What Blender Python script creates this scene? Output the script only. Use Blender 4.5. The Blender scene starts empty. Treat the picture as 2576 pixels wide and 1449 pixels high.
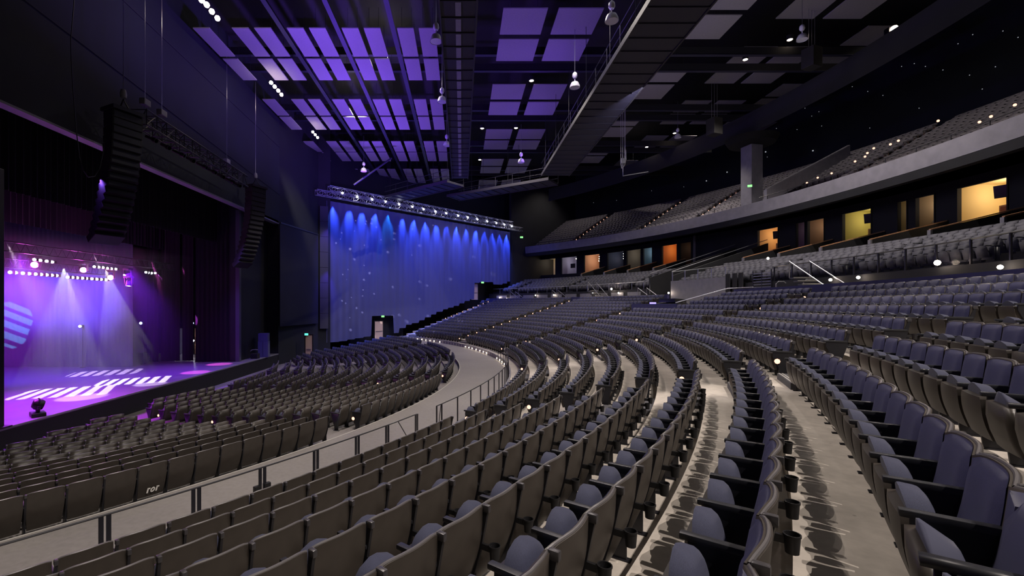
import bpy, bmesh, math, random
import numpy as np
from mathutils import Vector, Matrix
random.seed(7)
SC = bpy.context.scene
C = SC.collection
PI = math.pi
def R_(d): return math.radians(d)
def sc(o): return o
# ---------------------------------------------------------------- world frame
ZC = 4.12                      # camera height over the walkway floor
CX, CY = -33.5, 29.35          # common centre of all the curved rows
def P(r, a, z=0.0):            # polar point about the seating centre
    a = R_(a); return (CX + r*math.cos(a), CY + r*math.sin(a), z)

# ---------------------------------------------------------------- mesh builder
class MB:
    def __init__(s): s.v=[]; s.f=[]; s.m=[]
    def add(s, vs, fs, mi=0):
        o=len(s.v); s.v += [tuple(v) for v in vs]; s.f += [tuple(i+o for i in f) for f in fs]; s.m += [mi]*len(fs); return s
    def box(s, x0,x1,y0,y1,z0,z1, mi=0, M=None):
        vs=[(x,y,z) for z in (z0,z1) for y in (y0,y1) for x in (x0,x1)]
        if M is not None: vs=[tuple(M@Vector(v)) for v in vs]
        return s.add(vs, [(0,2,3,1),(4,5,7,6),(0,1,5,4),(2,6,7,3),(0,4,6,2),(1,3,7,5)], mi)
    def bevbox(s, x0,x1,y0,y1,z0,z1,b, mi=0, M=None):
        # chamfered along x, y, z: 24 vertices
        bm=bmesh.new(); bmesh.ops.create_cube(bm,size=1)
        for v in bm.verts: v.co=Vector(((x0+x1)/2+v.co.x*(x1-x0),(y0+y1)/2+v.co.y*(y1-y0),(z0+z1)/2+v.co.z*(z1-z0)))
        bmesh.ops.bevel(bm,geom=bm.edges[:],offset=b,segments=2,profile=.6,affect='EDGES')
        return s.bm(bm,mi,M)
    def bm(s,bm,mi=0,M=None):
        bm.verts.index_update()
        vs=[tuple((M@v.co) if M is not None else v.co) for v in bm.verts]
        fs=[tuple(v.index for v in f.verts) for f in bm.faces]; bm.free(); return s.add(vs,fs,mi)
    def tube(s, pts, r, n=6, mi=0, caps=True):
        pts=[Vector(p) for p in pts]; vs=[]; N=len(pts)
        for i,p in enumerate(pts):
            d=(pts[min(i+1,N-1)]-pts[max(i-1,0)])
            if d.length<1e-9: d=Vector((0,0,1))
            d.normalize(); u=Vector((0,0,1)) if abs(d.z)<.9 else Vector((1,0,0))
            a=d.cross(u).normalized(); b=d.cross(a).normalized()
            rr=r[i] if isinstance(r,(list,tuple)) else r
            for k in range(n):
                t=2*PI*k/n; vs.append(p+a*(rr*math.cos(t))+b*(rr*math.sin(t)))
        fs=[(i*n+k,i*n+(k+1)%n,(i+1)*n+(k+1)%n,(i+1)*n+k) for i in range(N-1) for k in range(n)]
        if caps: fs+=[tuple(range(n-1,-1,-1)),tuple((N-1)*n+k for k in range(n))]
        return s.add(vs,fs,mi)
    def bar(s,a,b,w,h=None,mi=0):
        a=Vector(a);b=Vector(b);h=h or w;d=(b-a);L=d.length;d.normalize()
        u=Vector((0,0,1)) if abs(d.z)<.95 else Vector((1,0,0))
        x=d.cross(u).normalized();z=x.cross(d).normalized();vs=[]
        for p in (a,b):
            for sx,sz in ((-1,-1),(1,-1),(1,1),(-1,1)): vs.append(p+x*(sx*w/2)+z*(sz*h/2))
        return s.add(vs,[(0,1,2,3),(7,6,5,4),(0,4,5,1),(1,5,6,2),(2,6,7,3),(3,7,4,0)],mi)
    def ring(s, prof, a0, a1, step=1.0, mi=0, caps=True):
        # closed (R,z) profile swept about the seating centre
        n=max(1,int(math.ceil(abs(a1-a0)/step))); m=len(prof); vs=[]
        for i in range(n+1):
            a=a0+(a1-a0)*i/n
            vs+=[P(r,a,z) for r,z in prof]
        fs=[(i*m+k,i*m+(k+1)%m,(i+1)*m+(k+1)%m,(i+1)*m+k) for i in range(n) for k in range(m)]
        if caps: fs+=[tuple(range(m-1,-1,-1)),tuple(n*m+k for k in range(m))]
        return s.add(vs,fs,mi)
    def lathe(s, prof, c=(0,0,0), n=16, mi=0, M=None):
        vs=[];m=len(prof)
        for k in range(n):
            t=2*PI*k/n
            for r,z in prof:
                v=Vector((r*math.cos(t),r*math.sin(t),z))
                if M is not None: v=M@v
                vs.append((v.x+c[0],v.y+c[1],v.z+c[2]))
        fs=[(k*m+i,((k+1)%n)*m+i,((k+1)%n)*m+i+1,k*m+i+1) for k in range(n) for i in range(m-1)]
        return s.add(vs,fs,mi)
    def mesh(s,name,mats,smooth=False):
        me=bpy.data.meshes.new(name); me.from_pydata(s.v,[],s.f)
        for m in (mats if isinstance(mats,(list,tuple)) else [mats]): me.materials.append(m)
        if len(set(s.m))>1: me.polygons.foreach_set('material_index',s.m)
        if smooth:
            me.polygons.foreach_set('use_smooth',[True]*len(me.polygons))
            try: me.set_sharp_from_angle(angle=R_(40))
            except Exception: pass
        me.update(); return me
    def obj(s,name,mats,parent=None,smooth=False):
        o=bpy.data.objects.new(name,s.mesh(name,mats,smooth)); C.objects.link(o)
        if parent is not None: o.parent=parent
        return o
def tag(o,label=None,cat=None,group=None,kind=None):
    if label: o['label']=label
    if cat: o['category']=cat
    if group: o['group']=group
    if kind: o['kind']=kind
    return o
def thing(name,label,cat,loc=(0,0,0),rz=0,group=None):
    o=bpy.data.objects.new(name,None); o.empty_display_size=.1; C.objects.link(o)
    o.location=loc; o.rotation_euler=(0,0,rz); return tag(o,label,cat,group)
def struct(mb,name,mat,label=None):
    o=mb.obj(name,mat); return tag(o,label,None,None,'structure')
def link_copy(src,parent=None,**kw):
    c=src.copy(); C.objects.link(c); c.parent=parent
    for k,v in kw.items(): setattr(c,k,v)
    return c
def copy_tree(o,parent=None):
    c=o.copy(); C.objects.link(c); c.parent=parent
    for ch in [x for x in o.children]: copy_tree(ch,c)
    return c
ORD="first second third fourth fifth sixth seventh eighth ninth tenth eleventh twelfth thirteenth fourteenth fifteenth sixteenth seventeenth eighteenth nineteenth twentieth".split()
def ordn(i): return ORD[i] if i<len(ORD) else ('twenty-'+ORD[i-20] if i<29 else ('thirtieth' if i==29 else 'thirty-'+ORD[(i-30)%9]))

# ---------------------------------------------------------------- materials
def mat(name,col,rough=.6,metal=0,spec=.5,emit=None,es=0,noise=None,bump=None,sheen=0,alpha=None,coat=0):
    m=bpy.data.materials.new(name); m.use_nodes=True; nt=m.node_tree; b=nt.nodes['Principled BSDF']
    b.inputs['Base Color'].default_value=(*col,1); b.inputs['Roughness'].default_value=rough
    b.inputs['Metallic'].default_value=metal; b.inputs['Specular IOR Level'].default_value=spec
    if sheen: b.inputs['Sheen Weight'].default_value=sheen; b.inputs['Sheen Roughness'].default_value=.4
    if coat: b.inputs['Coat Weight'].default_value=coat
    if emit: b.inputs['Emission Color'].default_value=(*emit,1); b.inputs['Emission Strength'].default_value=es
    if noise or bump:
        tc=nt.nodes.new('ShaderNodeTexCoord')
    if noise:   # (scale, amount, object/generated)
        n=nt.nodes.new('ShaderNodeTexNoise'); n.inputs['Scale'].default_value=noise[0]; n.inputs['Detail'].default_value=5
        nt.links.new(tc.outputs['Object'],n.inputs['Vector'])
        r=nt.nodes.new('ShaderNodeMapRange'); r.inputs[1].default_value=.3; r.inputs[2].default_value=.7
        r.inputs[3].default_value=1-noise[1]; r.inputs[4].default_value=1+noise[1]
        nt.links.new(n.outputs['Fac'],r.inputs[0])
        mx=nt.nodes.new('ShaderNodeVectorMath'); mx.operation='SCALE'; mx.inputs[0].default_value=col
        nt.links.new(r.outputs[0],mx.inputs['Scale']); nt.links.new(mx.outputs[0],b.inputs['Base Color'])
    if bump:
        n=nt.nodes.new('ShaderNodeTexNoise'); n.inputs['Scale'].default_value=bump[0]; n.inputs['Detail'].default_value=3
        nt.links.new(tc.outputs['Object'],n.inputs['Vector'])
        bp=nt.nodes.new('ShaderNodeBump'); bp.inputs['Strength'].default_value=bump[1]; bp.inputs['Distance'].default_value=.01
        nt.links.new(n.outputs['Fac'],bp.inputs['Height']); nt.links.new(bp.outputs[0],b.inputs['Normal'])
    return m
M={}
M['shell']=mat('seat_shell_plastic',(.047,.039,.033),.42,noise=(6,.12))
M['fabric']=mat('navy_seat_fabric',(.028,.029,.098),.85,noise=(260,.30),sheen=.12,bump=(500,.25))
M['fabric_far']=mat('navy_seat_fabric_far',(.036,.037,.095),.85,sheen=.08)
M['pad']=mat('slate_cushion_fabric',(.036,.040,.078),.85,noise=(260,.30),sheen=.12,bump=(500,.25))
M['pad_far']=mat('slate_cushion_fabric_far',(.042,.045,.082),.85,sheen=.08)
M['loge']=mat('grey_loge_fabric',(.085,.085,.105),.8)
M['balc']=mat('grey_balcony_fabric',(.10,.092,.105),.8)
M['arm']=mat('armrest_plastic',(.020,.021,.026),.38,spec=.5)
M['rim']=mat('seat_rim_plastic',(.045,.042,.046),.33,spec=.7)
M['rimlight']=mat('seat_edge_trim',(.115,.108,.112),.35,spec=.7)
M['black']=mat('black_plastic',(.012,.012,.014),.45)
M['blackmetal']=mat('black_metal',(.02,.02,.025),.4,metal=.3)
M['steel']=mat('brushed_steel',(.45,.45,.48),.3,metal=.9)
M['railpaint']=mat('rail_paint',(.016,.016,.022),.4,metal=0)
M['greypaint']=mat('grey_paint',(.21,.21,.235),.55,noise=(2.5,.10))
M['fascia']=mat('fascia_grey_paint',(.20,.195,.225),.5,noise=(1.8,.12))
M['darkwall']=mat('dark_wall_paint',(.008,.010,.014),.8,noise=(.7,.15))
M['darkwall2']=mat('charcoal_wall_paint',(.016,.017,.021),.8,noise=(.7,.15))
M['bluewall']=mat('slate_blue_wall_paint',(.009,.014,.018),.8,noise=(.5,.2))
M['ceil']=mat('black_ceiling_paint',(.005,.005,.006),.85)
M['navyrail']=mat('navy_parapet_paint',(.035,.035,.11),.5)
M['panel']=mat('acoustic_panel_fabric',(.22,.21,.22),.9,noise=(9,.05))
M['wood']=mat('wood_cap',(.60,.32,.18),.4,noise=(12,.25))
M['white']=mat('white_nosing_paint',(.40,.385,.36),.6)
M['carpet']=mat('step_carpet',(.085,.085,.095),.9,noise=(60,.2))
M['stage']=mat('stage_floor_paint',(.20,.19,.22),.35,noise=(1.5,.1))
M['drape']=mat('black_drape',(.007,.007,.010),.95)
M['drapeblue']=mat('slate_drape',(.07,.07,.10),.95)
M['speaker']=mat('speaker_cabinet_black',(.009,.0085,.009),.75)
M['tvblack']=mat('tv_screen_glass',(.006,.006,.008),.15)
M['curtain']=mat('grey_blue_curtain_cloth',(.08,.085,.19),.9)
def emis(name,col,s):
    m=bpy.data.materials.new(name); m.use_nodes=True; nt=m.node_tree; nt.nodes.clear()
    e=nt.nodes.new('ShaderNodeEmission'); e.inputs[0].default_value=(*col,1); e.inputs[1].default_value=s
    o=nt.nodes.new('ShaderNodeOutputMaterial'); nt.links.new(e.outputs[0],o.inputs[0]); return m
M['warm']=emis('warm_lamp_glow',(1,.80,.62),40)
M['aisle']=emis('aisle_lamp_glow',(1,.46,.30),2.6)
M['coolw']=emis('cool_lamp_glow',(.85,.85,1),30)
M['star']=emis('dim_wall_light',(.85,.9,1),.38)
M['green']=emis('exit_sign_green',(.25,1,.25),2.2)
M['teal']=emis('exit_sign_teal',(.1,1,.6),2.5)
M['magenta']=emis('magenta_lamp',(1,.25,.95),40)
M['bluel']=emis('blue_lamp',(.3,.45,1),30)
# beige concrete floor with worn darker patches
def concrete(name,col,sc1=.5,amt=.22):
    m=bpy.data.materials.new(name); m.use_nodes=True; nt=m.node_tree; b=nt.nodes['Principled BSDF']
    tc=nt.nodes.new('ShaderNodeTexCoord')
    n1=nt.nodes.new('ShaderNodeTexNoise'); n1.inputs['Scale'].default_value=sc1; n1.inputs['Detail'].default_value=8; n1.inputs['Roughness'].default_value=.65
    n2=nt.nodes.new('ShaderNodeTexNoise'); n2.inputs['Scale'].default_value=9; n2.inputs['Detail'].default_value=6
    v=nt.nodes.new('ShaderNodeTexVoronoi'); v.inputs['Scale'].default_value=3.1
    for n in (n1,n2,v): nt.links.new(tc.outputs['Object'],n.inputs['Vector'])
    r1=nt.nodes.new('ShaderNodeMapRange'); r1.inputs[1].default_value=.35; r1.inputs[2].default_value=.65; r1.inputs[3].default_value=1-amt; r1.inputs[4].default_value=1+amt
    r2=nt.nodes.new('ShaderNodeMapRange'); r2.inputs[1].default_value=.3; r2.inputs[2].default_value=.7; r2.inputs[3].default_value=.9; r2.inputs[4].default_value=1.08
    r3=nt.nodes.new('ShaderNodeMapRange'); r3.inputs[1].default_value=.02; r3.inputs[2].default_value=.06; r3.inputs[3].default_value=.55; r3.inputs[4].default_value=1
    nt.links.new(n1.outputs['Fac'],r1.inputs[0]); nt.links.new(n2.outputs['Fac'],r2.inputs[0]); nt.links.new(v.outputs['Distance'],r3.inputs[0])
    a=nt.nodes.new('ShaderNodeMath'); a.operation='MULTIPLY'; nt.links.new(r1.outputs[0],a.inputs[0]); nt.links.new(r2.outputs[0],a.inputs[1])
    a2=nt.nodes.new('ShaderNodeMath'); a2.operation='MULTIPLY'; nt.links.new(a.outputs[0],a2.inputs[0]); nt.links.new(r3.outputs[0],a2.inputs[1])
    mx=nt.nodes.new('ShaderNodeVectorMath'); mx.operation='SCALE'; mx.inputs[0].default_value=col
    nt.links.new(a2.outputs[0],mx.inputs['Scale']); nt.links.new(mx.outputs[0],b.inputs['Base Color'])
    b.inputs['Roughness'].default_value=.6; return m
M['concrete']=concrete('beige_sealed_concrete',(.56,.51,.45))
M['walk']=concrete('walkway_concrete',(.215,.20,.19),.25,.10)

# ================================================================ SEATING BOWL
ROWS=15; R0=37.42; DR=.982
def rowR(i): return R0+DR*i                       # radius of the top of the backs
def rowZ(i): return ZC-(3.02-.2725*i)-.87         # tread level
LOW=15; LR0=33.07; LDR=.93
lowdrop=[0,.134,.268,.402,.536,.67,.79,.89,.97,1.03,1.07,1.09,1.10,1.10,1.10]
def lowR(j): return LR0-LDR*j
def lowZ(j): return ZC-4.37-lowdrop[j]
AISLES=[-43,-26,-9,8,25,42]
HALF=1.05
STX=-14.9                                          # no seat nearer the stage than this
# main terraces: one solid stepped mesh
prof=[(36.5,-.6),(36.5,.02)]
z=rowZ(0); prof=[(36.42,-1.5),(36.42,rowZ(0)+.0)]
for i in range(ROWS):
    prof.append((rowR(i)+.08,rowZ(i)))
    nz=rowZ(i+1) if i<ROWS-1 else rowZ(i)+.0
    if i<ROWS-1: prof.append((rowR(i)+.08,nz))
prof.append((54.3,rowZ(ROWS-1))); prof.append((54.3,-1.5))
mb=MB(); mb.ring(prof,-62,44.6,1.0); struct(mb,'floor',M['concrete'],'stepped beige concrete floor under the curved seat rows')
# walkway between the two banks
mb=MB(); mb.ring([(33.42,-1.5),(33.42,0),(36.42,0),(36.42,-1.5)],-70,44.6,1.0); struct(mb,'floor',M['walk'],'smooth grey walkway curving between the lower and upper seats')
# lower bowl
prof=[(33.42,-3),(33.42,lowZ(0))]
for j in range(LOW):
    if j<LOW-1: prof+=[(lowR(j)-.66,lowZ(j)),(lowR(j)-.66,lowZ(j+1))]
prof+=[(14,lowZ(LOW-1)),(14,-3)]
mb=MB(); mb.ring(prof[::-1],-75,44.6,1.0); struct(mb,'floor',M['walk'],'gently stepped concrete floor of the lower seats by the stage')
# white nosing line at walkway edge
mb=MB(); mb.ring([(33.36,0.001),(33.36,.008),(33.415,.008),(33.415,.001)],-70,44.5,1.0)
tag(mb.obj('edge_stripe',M['white']),'pale painted stripe along the walkway edge behind the lower seats','stripe')

# ---------------------------------------------------------------- the folding seat
def grid(fn,nu,nv):
    vs=[fn(u/nu,v/nv) for v in range(nv+1) for u in range(nu+1)]
    fs=[(v*(nu+1)+u,v*(nu+1)+u+1,(v+1)*(nu+1)+u+1,(v+1)*(nu+1)+u) for v in range(nv) for u in range(nu)]
    return vs,fs
def slab(mb,front,back,nu,nv,mi=0):
    v1,f1=grid(front,nu,nv); v2,f2=grid(back,nu,nv); o=len(v1)
    fs=[f[::-1] for f in f1]+[tuple(i+o for i in f) for f in f2]
    W=nu+1
    edge=[u for u in range(nu)]; 
    for u in range(nu): fs.append((u,u+1,u+1+o,u+o)); a=nv*W+u; fs.append((a+1,a,a+o,a+1+o))
    for v in range(nv): a=v*W; fs.append((a+W,a,a+o,a+W+o)); b=a+nu; fs.append((b,b+W,b+W+o,b+o))
    mb.add(v1+v2,fs,mi)
HB,LB=.87,.13                  # top and bottom of the back
def backpt(u,v,off,wt=.2785,wb=.245,top=HB,bot=LB,rc=.03):
    x=(2*u-1); w=wb+(wt-wb)*min(1,v*1.6)
    z=bot+(top-bot)*v - rc*(abs(x)**5)*max(0,(v-.75)/.25)
    zz=(z-LB)/(HB-LB)
    y=.185*(1-zz) + .048*(x*x)*(.35+.65*zz) - .03*math.sin(PI*zz)
    return (x*w, y+off, z)
def mk_shell(nu=10,nv=8,mb=None,mi=0):
    mb=mb or MB()
    slab(mb,lambda u,v:backpt(u,v,.022),lambda u,v:backpt(u,v,-.018-.014*math.sin(PI*v)),nu,nv,mi); return mb
def mk_cushion(nu=10,nv=8,mb=None,mi=0):
    mb=mb or MB()
    def fr(u,v):
        x=2*u-1; e=(1-abs(x)**6)*(1-abs(2*v-1)**8)
        p=backpt(u,v,.024+.052*e,.264,.24,HB-.008,.30,.034); return p
    slab(mb,fr,lambda u,v:backpt(u,v,.022,.264,.24,HB-.008,.30,.034),nu,nv,mi); return mb
SA=R_(79)
def seatM(): return Matrix.Translation((0,.315,.20))@Matrix.Rotation(SA,4,'X')
def wid(s): # half width of the cushion along its length
    return .238 if s<.4 else .238*max(0,1-((s-.4)/.605)**2.6)**.5
def mk_pan(n=8,mb=None,mi=0):
    mb=mb or MB(); Mx=seatM()
    def pt(u,v,z):
        w=.243*(1 if v<.8 else 1-.12*((v-.8)/.2)**2); q=Mx@Vector(((2*u-1)*w,v*.395,z)); return tuple(q)
    slab(mb,lambda u,v:pt(u,v,-.050-.022*math.sin(PI*v)-.012*math.sin(PI*u)),lambda u,v:pt(u,v,-.002),6,n,mi); return mb
def mk_pad(nu=10,nv=14,mb=None,mi=0):
    mb=mb or MB(); Mx=seatM()
    def top(u,v):
        x=2*u-1; w=wid(v)
        e=(1-abs(x)**3.5)**.5*(1-abs(2*v-1)**5)**.5 if 0<v<1 else 0
        return tuple(Mx@Vector((x*w,v*.495,.0+.11*e)))
    slab(mb,lambda u,v:tuple(Mx@Vector(((2*u-1)*wid(v),v*.495,-.012))),top,nu,nv,mi); return mb
JX=-.28
def mk_arm(mb=None,mi=0,hi=True):
    mb=mb or MB()
    if hi: mb.bevbox(JX-.029,JX+.029,.04,.455,.600,.640,.011,mi)
    else: mb.box(JX-.029,JX+.029,.04,.455,.600,.640,mi)
    return mb
def mk_standard(mb=None,mi=0):
    mb=mb or MB(); x0,x1=JX-.014,JX+.014
    side=[(.12,0),(.27,0),(.30,.25),(.41,.50),(.41,.60),(.10,.60),(.03,.80),(-.01,.80),(.06,.45),(.12,.25)]
    n=len(side); vs=[(x0,y,z) for y,z in side]+[(x1,y,z) for y,z in side]
    mb.add(vs,[tuple(range(n)),tuple(range(2*n-1,n-1,-1))]+[(i,(i+n),(i+1)%n+n,(i+1)%n) for i in range(n)],mi)
    mb.box(JX-.035,JX+.035,.08,.32,0,.012,mi); return mb
def mk_holder():
    mb=MB()
    mb.lathe([(.030,0),(.038,0),(.046,.105),(.050,.105),(.050,.118),(.042,.118),(.034,.012),(.0,.012)],(JX,-.075,.43),14)
    mb.box(JX-.012,JX+.012,-.04,.06,.48,.53); return mb
def mk_cap():
    mb=MB(); mb.bevbox(JX-.021,JX+.021,-.028,.045,.80,.862,.012); return mb
def mk_rim():   # pale lip along the top of the back
    mb=MB(); pts=[]
    for k in range(13):
        u=k/12; p=backpt(u,1,.0); pts.append((p[0],p[1],p[2]+.002))
    mb.tube(pts,.0105,6); return mb
seatmesh={
 'seat_back':mk_shell().mesh('seat_back',M['shell'],True),
 'back_cushion':mk_cushion().mesh('back_cushion',M['fabric'],True),
 'seat_pan':mk_pan().mesh('seat_pan',M['shell'],True),
 'seat_cushion':mk_pad().mesh('seat_cushion',M['pad'],True),
 'armrest':mk_arm().mesh('armrest',M['arm'],True),
 'leg':mk_standard().mesh('leg',M['blackmetal']),
 'cup_holder':mk_holder().mesh('cup_holder',M['black'],True),
 'end_cap':mk_cap().mesh('end_cap',M['rim'],True),
 'back_rim':mk_rim().mesh('back_rim',M['rimlight'],True)}
# template of a whole seat for the crowd beyond
def template(level,mats):
    mb=MB()
    if level==1:
        mk_shell(4,3,mb,0); mk_cushion(4,3,mb,1); mk_pan(3,mb,0); mk_pad(4,4,mb,2); mk_arm(mb,3,False); mk_standard(mb,3)
        pts=[backpt(u/4,1,0) for u in range(5)]; mb.tube(pts,.012,4,4); mb.box(JX-.02,JX+.02,-.025,.04,.80,.862,4)
    else:
        slab(mb,lambda u,v:backpt(u,v,.022),lambda u,v:backpt(u,v,-.03),2,1,0)
        slab(mb,lambda u,v:backpt(u,v,.07,.25,.24,HB-.02,.3),lambda u,v:backpt(u,v,.02,.25,.24,HB-.02,.3),2,1,1)
        mb.box(-.235,.235,0,.40,-.05,-.005,0,seatM()); mb.box(-.19,.19,0,.45,-.005,.07,2,seatM()); mb.box(JX-.026,JX+.026,.03,.48,.60,.638,3); mb.box(JX-.014,JX+.014,.05,.2,0,.59,3)
        mb.box(-.26,.26,-.03,.02,.852,.874,4)
    return np.array(mb.v,dtype=np.float64),mb.f,np.array(mb.m)
def crowd(name,places,level,mats):
    tv,tf,tm=template(level,mats); n=len(places); nv=len(tv)
    pl=np.array([(x,y,zz,a) for x,y,zz,a in places]); c=np.cos(pl[:,3])[:,None]; s=np.sin(pl[:,3])[:,None]
    X=tv[None,:,0]*c-tv[None,:,1]*s+pl[:,0:1]; Y=tv[None,:,0]*s+tv[None,:,1]*c+pl[:,1:2]; Z=tv[None,:,2]+pl[:,2:3]
    co=np.stack([X,Y,Z],-1).reshape(-1,3)
    ls=np.concatenate([np.array(f) for f in tf]); lt=np.array([len(f) for f in tf])
    loops=(ls[None,:]+(np.arange(n)*nv)[:,None]).ravel(); tot=np.tile(lt,n); start=np.concatenate([[0],np.cumsum(tot)[:-1]])
    me=bpy.data.meshes.new(name); me.vertices.add(n*nv); me.vertices.foreach_set('co',co.ravel().astype(np.float32))
    me.loops.add(len(loops)); me.loops.foreach_set('vertex_index',loops.astype(np.int32))
    me.polygons.add(len(tot)); me.polygons.foreach_set('loop_start',start.astype(np.int32)); me.polygons.foreach_set('loop_total',tot.astype(np.int32))
    for m in mats: me.materials.append(m)
    me.polygons.foreach_set('material_index',np.tile(tm,n).astype(np.int32)); me.update(calc_edges=True); me.validate()
    o=bpy.data.objects.new(name,me); C.objects.link(o); return o

# all main-floor seat places: (x,y,z,rot,info)
F_=1136.0
def proj(x,y,z): return (1161+F_*x/y, 765-F_*(z-ZC)/y) if y>.3 else (-9999,-9999)
PITCH=.56
seats=[]
def fill_row(R,zf,a_lo,a_hi,info,skip=lambda a,R:False):
    # seats between two aisles, evenly fitted
    L=R_(a_hi-a_lo)*R; n=int(L//PITCH)
    if n<1: return
    for k in range(n):
        a=a_lo+(a_hi-a_lo)*(k+.5)/n
        x,y,_=P(R,a)
        if x<STX or skip(a,R): continue
        seats.append((x,y,zf,R_(a)+PI/2,info+(k,n,a,R)))
BOOTH=(-8,8,46.9)   # sound booth: angles and start radius
ends=[]
for i in range(ROWS):
    R=rowR(i); z=rowZ(i)
    for k in range(len(AISLES)):
        lo=AISLES[k]+math.degrees(.82/R); hi=(AISLES[k+1]-math.degrees(.82/R)) if k+1<len(AISLES) else 43.6
        if lo>hi-.5: continue
        fill_row(R,z,lo,hi,('up',i,k),skip=lambda a,R: (i>=11 and 1.5<a<9.5))
        ends.append((R,z,lo,'lo',i,k)); 
        if k+1<len(AISLES): ends.append((R,z,hi,'hi',i,k))
    lo,hi=-58,AISLES[0]-math.degrees(.82/R); fill_row(R,z,lo,hi,('up',i,-1)); ends.append((R,z,hi,'hi',i,-1))
for j in range(LOW):
    R=lowR(j); z=lowZ(j)
    al=[-60]+AISLES[:5]+[25+17]
    for k in range(len(al)-1):
        lo=al[k]+math.degrees(.8/R); hi=al[k+1]-math.degrees(.8/R)
        fill_row(R,z,lo,hi,('low',j,k)); ends.append((R,z,lo,'lo',100+j,k)); ends.append((R,z,hi,'hi',100+j,k))
def seen(s):
    px,py=proj(s[0],s[1],s[2]+.6); return -60<px<2640 and -60<py<1540 and s[1]>.5
def near_ok(s): return math.hypot(s[0],s[1])>.75
seats=[s for s in seats if near_ok(s) and s[1]>-6 and not(math.hypot(s[0],s[1])<1.0)]
def size(s): return 1/math.sqrt(s[0]**2+s[1]**2+(s[2]+.6-ZC)**2)
vis=sorted([s for s in seats if seen(s)],key=lambda s:-size(s))
hero=vis[:300]; hs=set(id(s) for s in hero)
rest=[s for s in seats if id(s) not in hs and (seen(s) or s[1]>-1)]
def seat_label(s):
    bank,i,k=s[4][:3]; kk,n=s[4][3],s[4][4]
    # number counted from the steps
    if bank=='up':
        row=('row against the walkway rail' if i==0 else ordn(i)+' row above the walkway rail')
    else:
        row=('top row of lower seats' if i==0 else ordn(i)+' row below the walkway')
    if k in (-1,) or (bank=='low' and k==0): side='far off the steps'
    if k==0 and bank=='up' or (bank=='low' and k==1): cnt=n-1-kk; side='before the steps'
    else: cnt=kk; side='beyond the steps'
    if (bank=='up' and k>0) or (bank=='low' and k>1):
        side='beyond the steps' if (k==1 if bank=='up' else k==2) else 'beyond the next steps'
    if cnt==0: return 'navy folding seat %s, right beside them, %s'%(side,row)
    return 'navy folding seat %s, %s along, %s'%(side,ordn(cnt),row)
EX=len(hero)
for q,s in enumerate(hero):
    x,y,z,a,info=s
    t=thing('theatre_seat',seat_label(s),'theatre seat',(x,y,z),a,'navy theatre seats in the curved rows')
    for nm in ('seat_back','back_cushion','seat_pan','seat_cushion','armrest','leg','end_cap','back_rim'):
        o=bpy.data.objects.new(nm,seatmesh[nm]); C.objects.link(o); o.parent=t
    if info[0]=='up':
        o=bpy.data.objects.new('cup_holder',seatmesh['cup_holder']); C.objects.link(o); o.parent=t
    if (info[0]=='up' and info[3]==info[4]-1) or (info[0]=='low' and info[3]==info[4]-1):
        for nm in ('armrest','leg','end_cap'):
            o=bpy.data.objects.new(nm,seatmesh[nm]); C.objects.link(o); o.parent=t; o.location=(-2*JX,0,0)
    # seats built facing +y locally; rotate so that +y points to the centre
MATS=[M['shell'],M['fabric_far'],M['pad_far'],M['arm'],M['rimlight']]
o=crowd('theatre_seats',[s[:4] for s in rest],1,MATS)
tag(o,'remaining navy folding theatre seats filling the distant curved rows','theatre seats',None,'stuff')
# the painted section number on a back in the top lower row
tgt=[s for s in hero if s[4][0]=='low' and s[4][1]==0]
if tgt:
    s=min(tgt,key=lambda s:abs(proj(s[0],s[1],s[2]+.45)[0]-356))
    mb=MB()
    for ox in (-.095,.078):          # the mirrored ones: a leaning stem with its flag on the far side
        mb.bar((ox,0,0),(ox+.018,0,.118),.006,.030); mb.bar((ox+.014,0,.106),(ox+.056,0,.098),.006,.028)
    ov=[(.010+q_*rx*math.cos(R_(t_))+.010*math.sin(R_(t_)),yy,.055+(rz)*math.sin(R_(t_))) for t_ in range(0,360,20) for q_,rx,rz,yy in ((1,.044,.058,-.003),(1,.018,.030,-.003),(1,.018,.030,.003),(1,.044,.058,.003))]
    mb.add(ov,[(4*k+c,4*((k+1)%18)+c,4*((k+1)%18)+(c+1)%4,4*k+(c+1)%4) for k in range(18) for c in range(4)])
    to=mb.obj('section_number',mat('white_lettering',(.92,.90,.86),.5))
    par=[o for o in C.objects if o.type=='EMPTY' and o.name.startswith('theatre_seat') and (Vector(o.location)-Vector(s[:3])).length<.01][0]
    to.parent=par
    # mirrored lettering on the rear face (viewer stands behind the seat, local -y)
    to.matrix_local=Matrix.Translation((.0,.083,.235))@Matrix.Rotation(R_(15),4,'X')
    to['label']='white section number on the seat back'

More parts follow.
